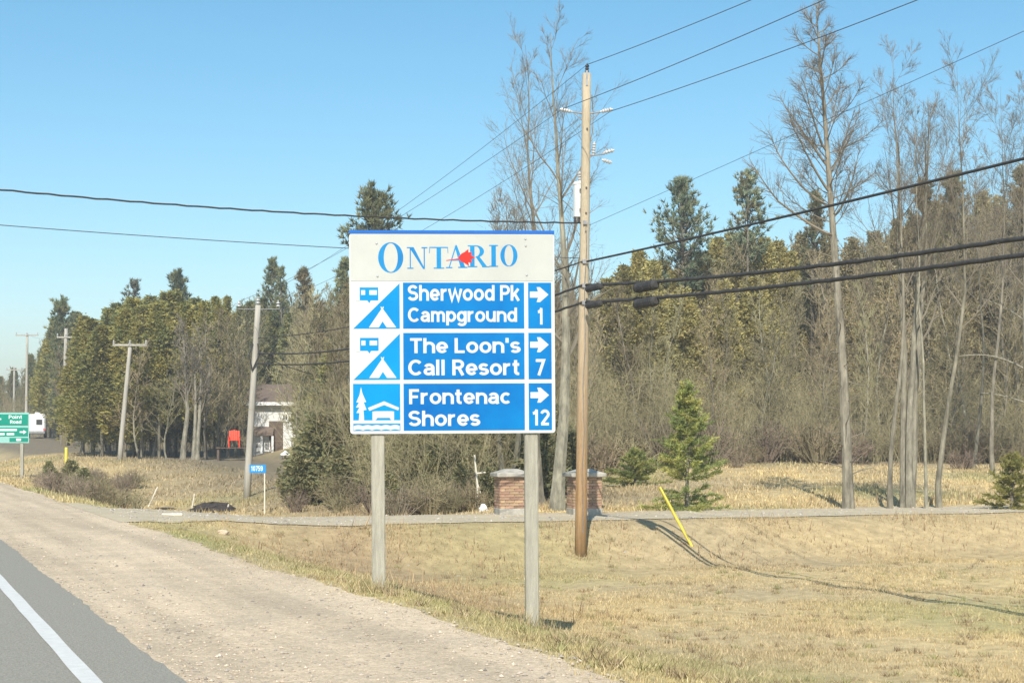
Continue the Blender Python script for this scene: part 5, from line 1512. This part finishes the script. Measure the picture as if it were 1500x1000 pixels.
# white house half hidden by trees
def house():
    Z = 106.0; k = Z / FPX
    g = on_ground(400, Z)
    o = empty('house', g, 'white house with a brown roof half hidden behind the leaning pole', 'house', -TH)
    fxh = lambda p: (p - 400) * k
    fzh = lambda p: CAM_H + (HOR - p) * k - g.z
    x0, x1, D = fxh(367), fxh(440), 6.5
    ze = fzh(592)
    m = MB(); box(m, ((x0 + x1) / 2, D / 2, ze / 2 - .2), (x1 - x0, D, ze + .4)); wall = m.build('wall', M_SIDING, o)
    n = int(ze / .2)
    for i in range(n):                                  # clapboards, each its own board
        m = MB() if i == 0 else None
        if i == 0:
            box(m, (0, 0, 0), (x1 - x0 + .02, .03, .17), Matrix.Rotation(R(6), 3, 'X')); sme = m.mesh('clapboard', M_SIDING)
        c = bpy.data.objects.new('clapboard', sme); COL.objects.link(c); c.parent = wall; c.location = ((x0 + x1) / 2, -.012, .12 + i * .2)
    ov = .45; zr = fzh(563)
    m = MB()
    V = [(x0 - ov, -ov, ze - .05), (x1 + ov, -ov, ze - .05), (x1 + ov, D / 2, zr), (x0 - ov, D / 2, zr), (x1 + ov, D + ov, ze - .05), (x0 - ov, D + ov, ze - .05)]
    V2 = [(a, b, c + .14) for a, b, c in V]
    m.add(V + V2, [[6, 7, 8, 9], [9, 8, 10, 11], [0, 3, 2, 1], [3, 5, 4, 2], [0, 1, 7, 6], [5, 11, 10, 4], [1, 2, 8, 7], [2, 4, 10, 8], [0, 6, 9, 3], [3, 9, 11, 5]])
    roof = m.build('roof', M_ROOF, o)
    m = MB(); box(m, ((x0 + x1) / 2, -ov - .03, ze + .03), (x1 - x0 + 2 * ov, .04, .22)); m.build('fascia', M_SIDING, roof)
    # gables
    for xx in (x0, x1):
        m = MB(); m.add([(xx - .01, 0, ze - .1), (xx - .01, D, ze - .1), (xx - .01, D / 2, zr - .1), (xx + .01, 0, ze - .1), (xx + .01, D, ze - .1), (xx + .01, D / 2, zr - .1)], [[0, 2, 1], [3, 4, 5], [0, 1, 4, 3], [1, 2, 5, 4], [2, 0, 3, 5]]); m.build('gable', M_SIDING, o)
    # brown porch roof band across the front, windows below and above
    m = MB(); zb = fzh(636)
    m.add([(fxh(369), -.02, zb + .5), (fxh(402), -.02, zb + .5), (fxh(402), -.6, zb + .1), (fxh(369), -.6, zb + .1), (fxh(369), -.02, zb + .35), (fxh(402), -.02, zb + .35), (fxh(402), -.6, zb - .08), (fxh(369), -.6, zb - .08)],
          [[0, 3, 2, 1], [4, 5, 6, 7], [3, 7, 6, 2], [0, 4, 7, 3], [1, 2, 6, 5], [0, 1, 5, 4]]); m.build('porch_roof', M_ROOF, o)
    for xx in (370, 385, 401):
        m = MB(); bbox(m, (fxh(xx), -.5, zb / 2 - .1), (.14, .14, zb), .01); m.build('porch_post', M_SIDING, o)
    def window(a, b, t, bt):
        m = MB(); cx, cz = (fxh(a) + fxh(b)) / 2, (fzh(t) + fzh(bt)) / 2; w, h = fxh(b) - fxh(a), fzh(t) - fzh(bt)
        for q in ((0, h / 2, w + .12, .1), (0, -h / 2, w + .16, .1), (-w / 2, 0, .1, h), (w / 2, 0, .1, h), (0, 0, .05, h)):
            box(m, (cx + q[0], -.06, cz + q[1]), (q[2], .09, q[3]))
        f = m.build('window', M_SIDING, o)
        m = MB(); box(m, (cx, -.045, cz), (w, .02, h)); m.build('pane', M_GLASS, f)
    window(374, 380, 646, 660); window(388, 395, 646, 660); window(414, 422, 606, 616); window(426, 433, 644, 656)
    m = MB(); bbox(m, (fxh(404.5), -.05, 1.0), (.9, .06, 2.0), .01); d = m.build('door', M_BROWN, o)
    m = MB(); box(m, (fxh(404.5) + .35, -.1, 1.0), (.05, .05, .14)); m.build('handle', M_STEEL, d)
house()
# white canopy tent in the yard
def canopy():
    Z = 96.0; g = on_ground(420, Z); k = Z / FPX
    o = empty('canopy', g, 'small white peaked canopy standing in the yard right of the house porch', 'canopy', -TH)
    w = 17 * k / 2; z1 = CAM_H + (HOR - 667) * k - g.z; z2 = z1 + 9 * k; z1 = max(z1, .25)
    m = MB(); m.add([(-w, -w, z1), (w, -w, z1), (w, w, z1), (-w, w, z1), (0, 0, z2), (-w, -w, z1 - .06), (w, -w, z1 - .06), (w, w, z1 - .06), (-w, w, z1 - .06)], [[0, 1, 4], [1, 2, 4], [2, 3, 4], [3, 0, 4], [0, 5, 6, 1], [1, 6, 7, 2], [2, 7, 8, 3], [3, 8, 5, 0], [5, 8, 7, 6]]); m.build('cover', M_SIDING, o)
    for a in (-1, 1):
        for b in (-1, 1):
            m = MB(); tube(m, [(a * w * .95, b * w * .95, -.1), (a * w * .95, b * w * .95, z1 - .02)], .03, 6); m.build('leg', M_STEEL, o)
canopy()

# white camper parked up the highway
def camper():
    Z = 160.0; k = Z / FPX
    b = on_ground(54, Z); b.z = max(b.z, CAM_H + (HOR - 634) * k - .3)
    b.z = on_ground(54, Z).z
    o = empty('camper_van', b, 'white boxy camper vehicle parked beyond the green road sign', 'camper', -TH + R(14))
    S = 1.0
    m = MB(); bbox(m, (0, 0, 1.45), (1.75, 4.2, 1.75), .12); body = m.build('body', M_VAN, o)
    m = MB(); bbox(m, (0, -.1, .52), (1.7, 4.3, .2), .03); m.build('bumper', M_STEEL, o)
    m = MB(); box(m, (.30, -2.11, 1.55), (.55, .03, .5)); w_ = m.build('window', M_GLASS, o)
    m = MB(); box(m, (.885, -.6, 1.7), (.03, .9, .5)); m.build('window', M_GLASS, o)
    m = MB(); bbox(m, (.1, -.4, 2.42), (.5, .6, .2), .04); m.build('roof_vent', M_VAN, o)
    for s in (-1, 1):
        m = MB(); box(m, (s * .75, -2.12, .85), (.14, .03, .22)); m.build('tail_light', M_REDP, o)
        for y in (-1.2, 1.2):
            m = MB(); lathe(m, [(0, -.1), (.24, -.1), (.33, -.07), (.33, .07), (.24, .1), (0, .1)], 16, Matrix.Rotation(R(90), 3, 'Y'), (s * .8, y, .33)); t = m.build('wheel', M_TYRE, o)
            m = MB(); lathe(m, [(0, -.11), (.18, -.108), (.18, .108), (0, .11)], 12, Matrix.Rotation(R(90), 3, 'Y'), (s * .8, y, .33)); m.build('rim', M_GALV, t)
camper()

# broken white post and little white ornament in the shrubs left of the pillar
g = on_ground(698, 48.5); k = 48.5 / FPX
m = MB(); zt = CAM_H + (HOR - 666) * k - g.z
tube(m, [(.05, 0, -.1), (.02, 0, zt * .5), (-.06, 0, zt)], [.03, .03, .028], 7); tube(m, [(0, 0, zt * .66), (.27, 0, zt * .68)], [.028, .024], 6); tube(m, [(.02, 0, zt * .5), (.12, 0, zt * .30)], [.02, .02], 6)
tag(m.build('broken_post', M_STAKE, loc=g), 'broken white wooden post with a side arm standing in the shrubs', 'post').rotation_euler[2] = -TH
g = on_ground(708, 47.3)
lump('stone', g, .13, .1, .22, M_VAN, 'small white stone among the shrubs left of the brick pillar', 'stone', 41, None, 9)

# ------------------------------------------------------------------ thin spring haze
def haze():
    m = bpy.data.materials.new('haze_air'); m.use_nodes = True
    N, L = m.node_tree.nodes, m.node_tree.links
    for n_ in list(N):
        if n_.type != 'OUTPUT_MATERIAL': N.remove(n_)
    out = [n_ for n_ in N if n_.type == 'OUTPUT_MATERIAL'][0]
    v = N.new('ShaderNodeVolumePrincipled')
    v.inputs['Color'].default_value = (.93, .95, .97, 1); v.inputs['Density'].default_value = HAZE; v.inputs['Anisotropy'].default_value = .2
    L.new(v.outputs[0], out.inputs['Volume'])
    mb_ = MB(); box(mb_, (25, 480, 13), (1760, 1480, 44))
    tag(mb_.build('haze', m), 'thin pale haze in the air over the roadside', None, kind='stuff')
HAZE = .0011
haze()
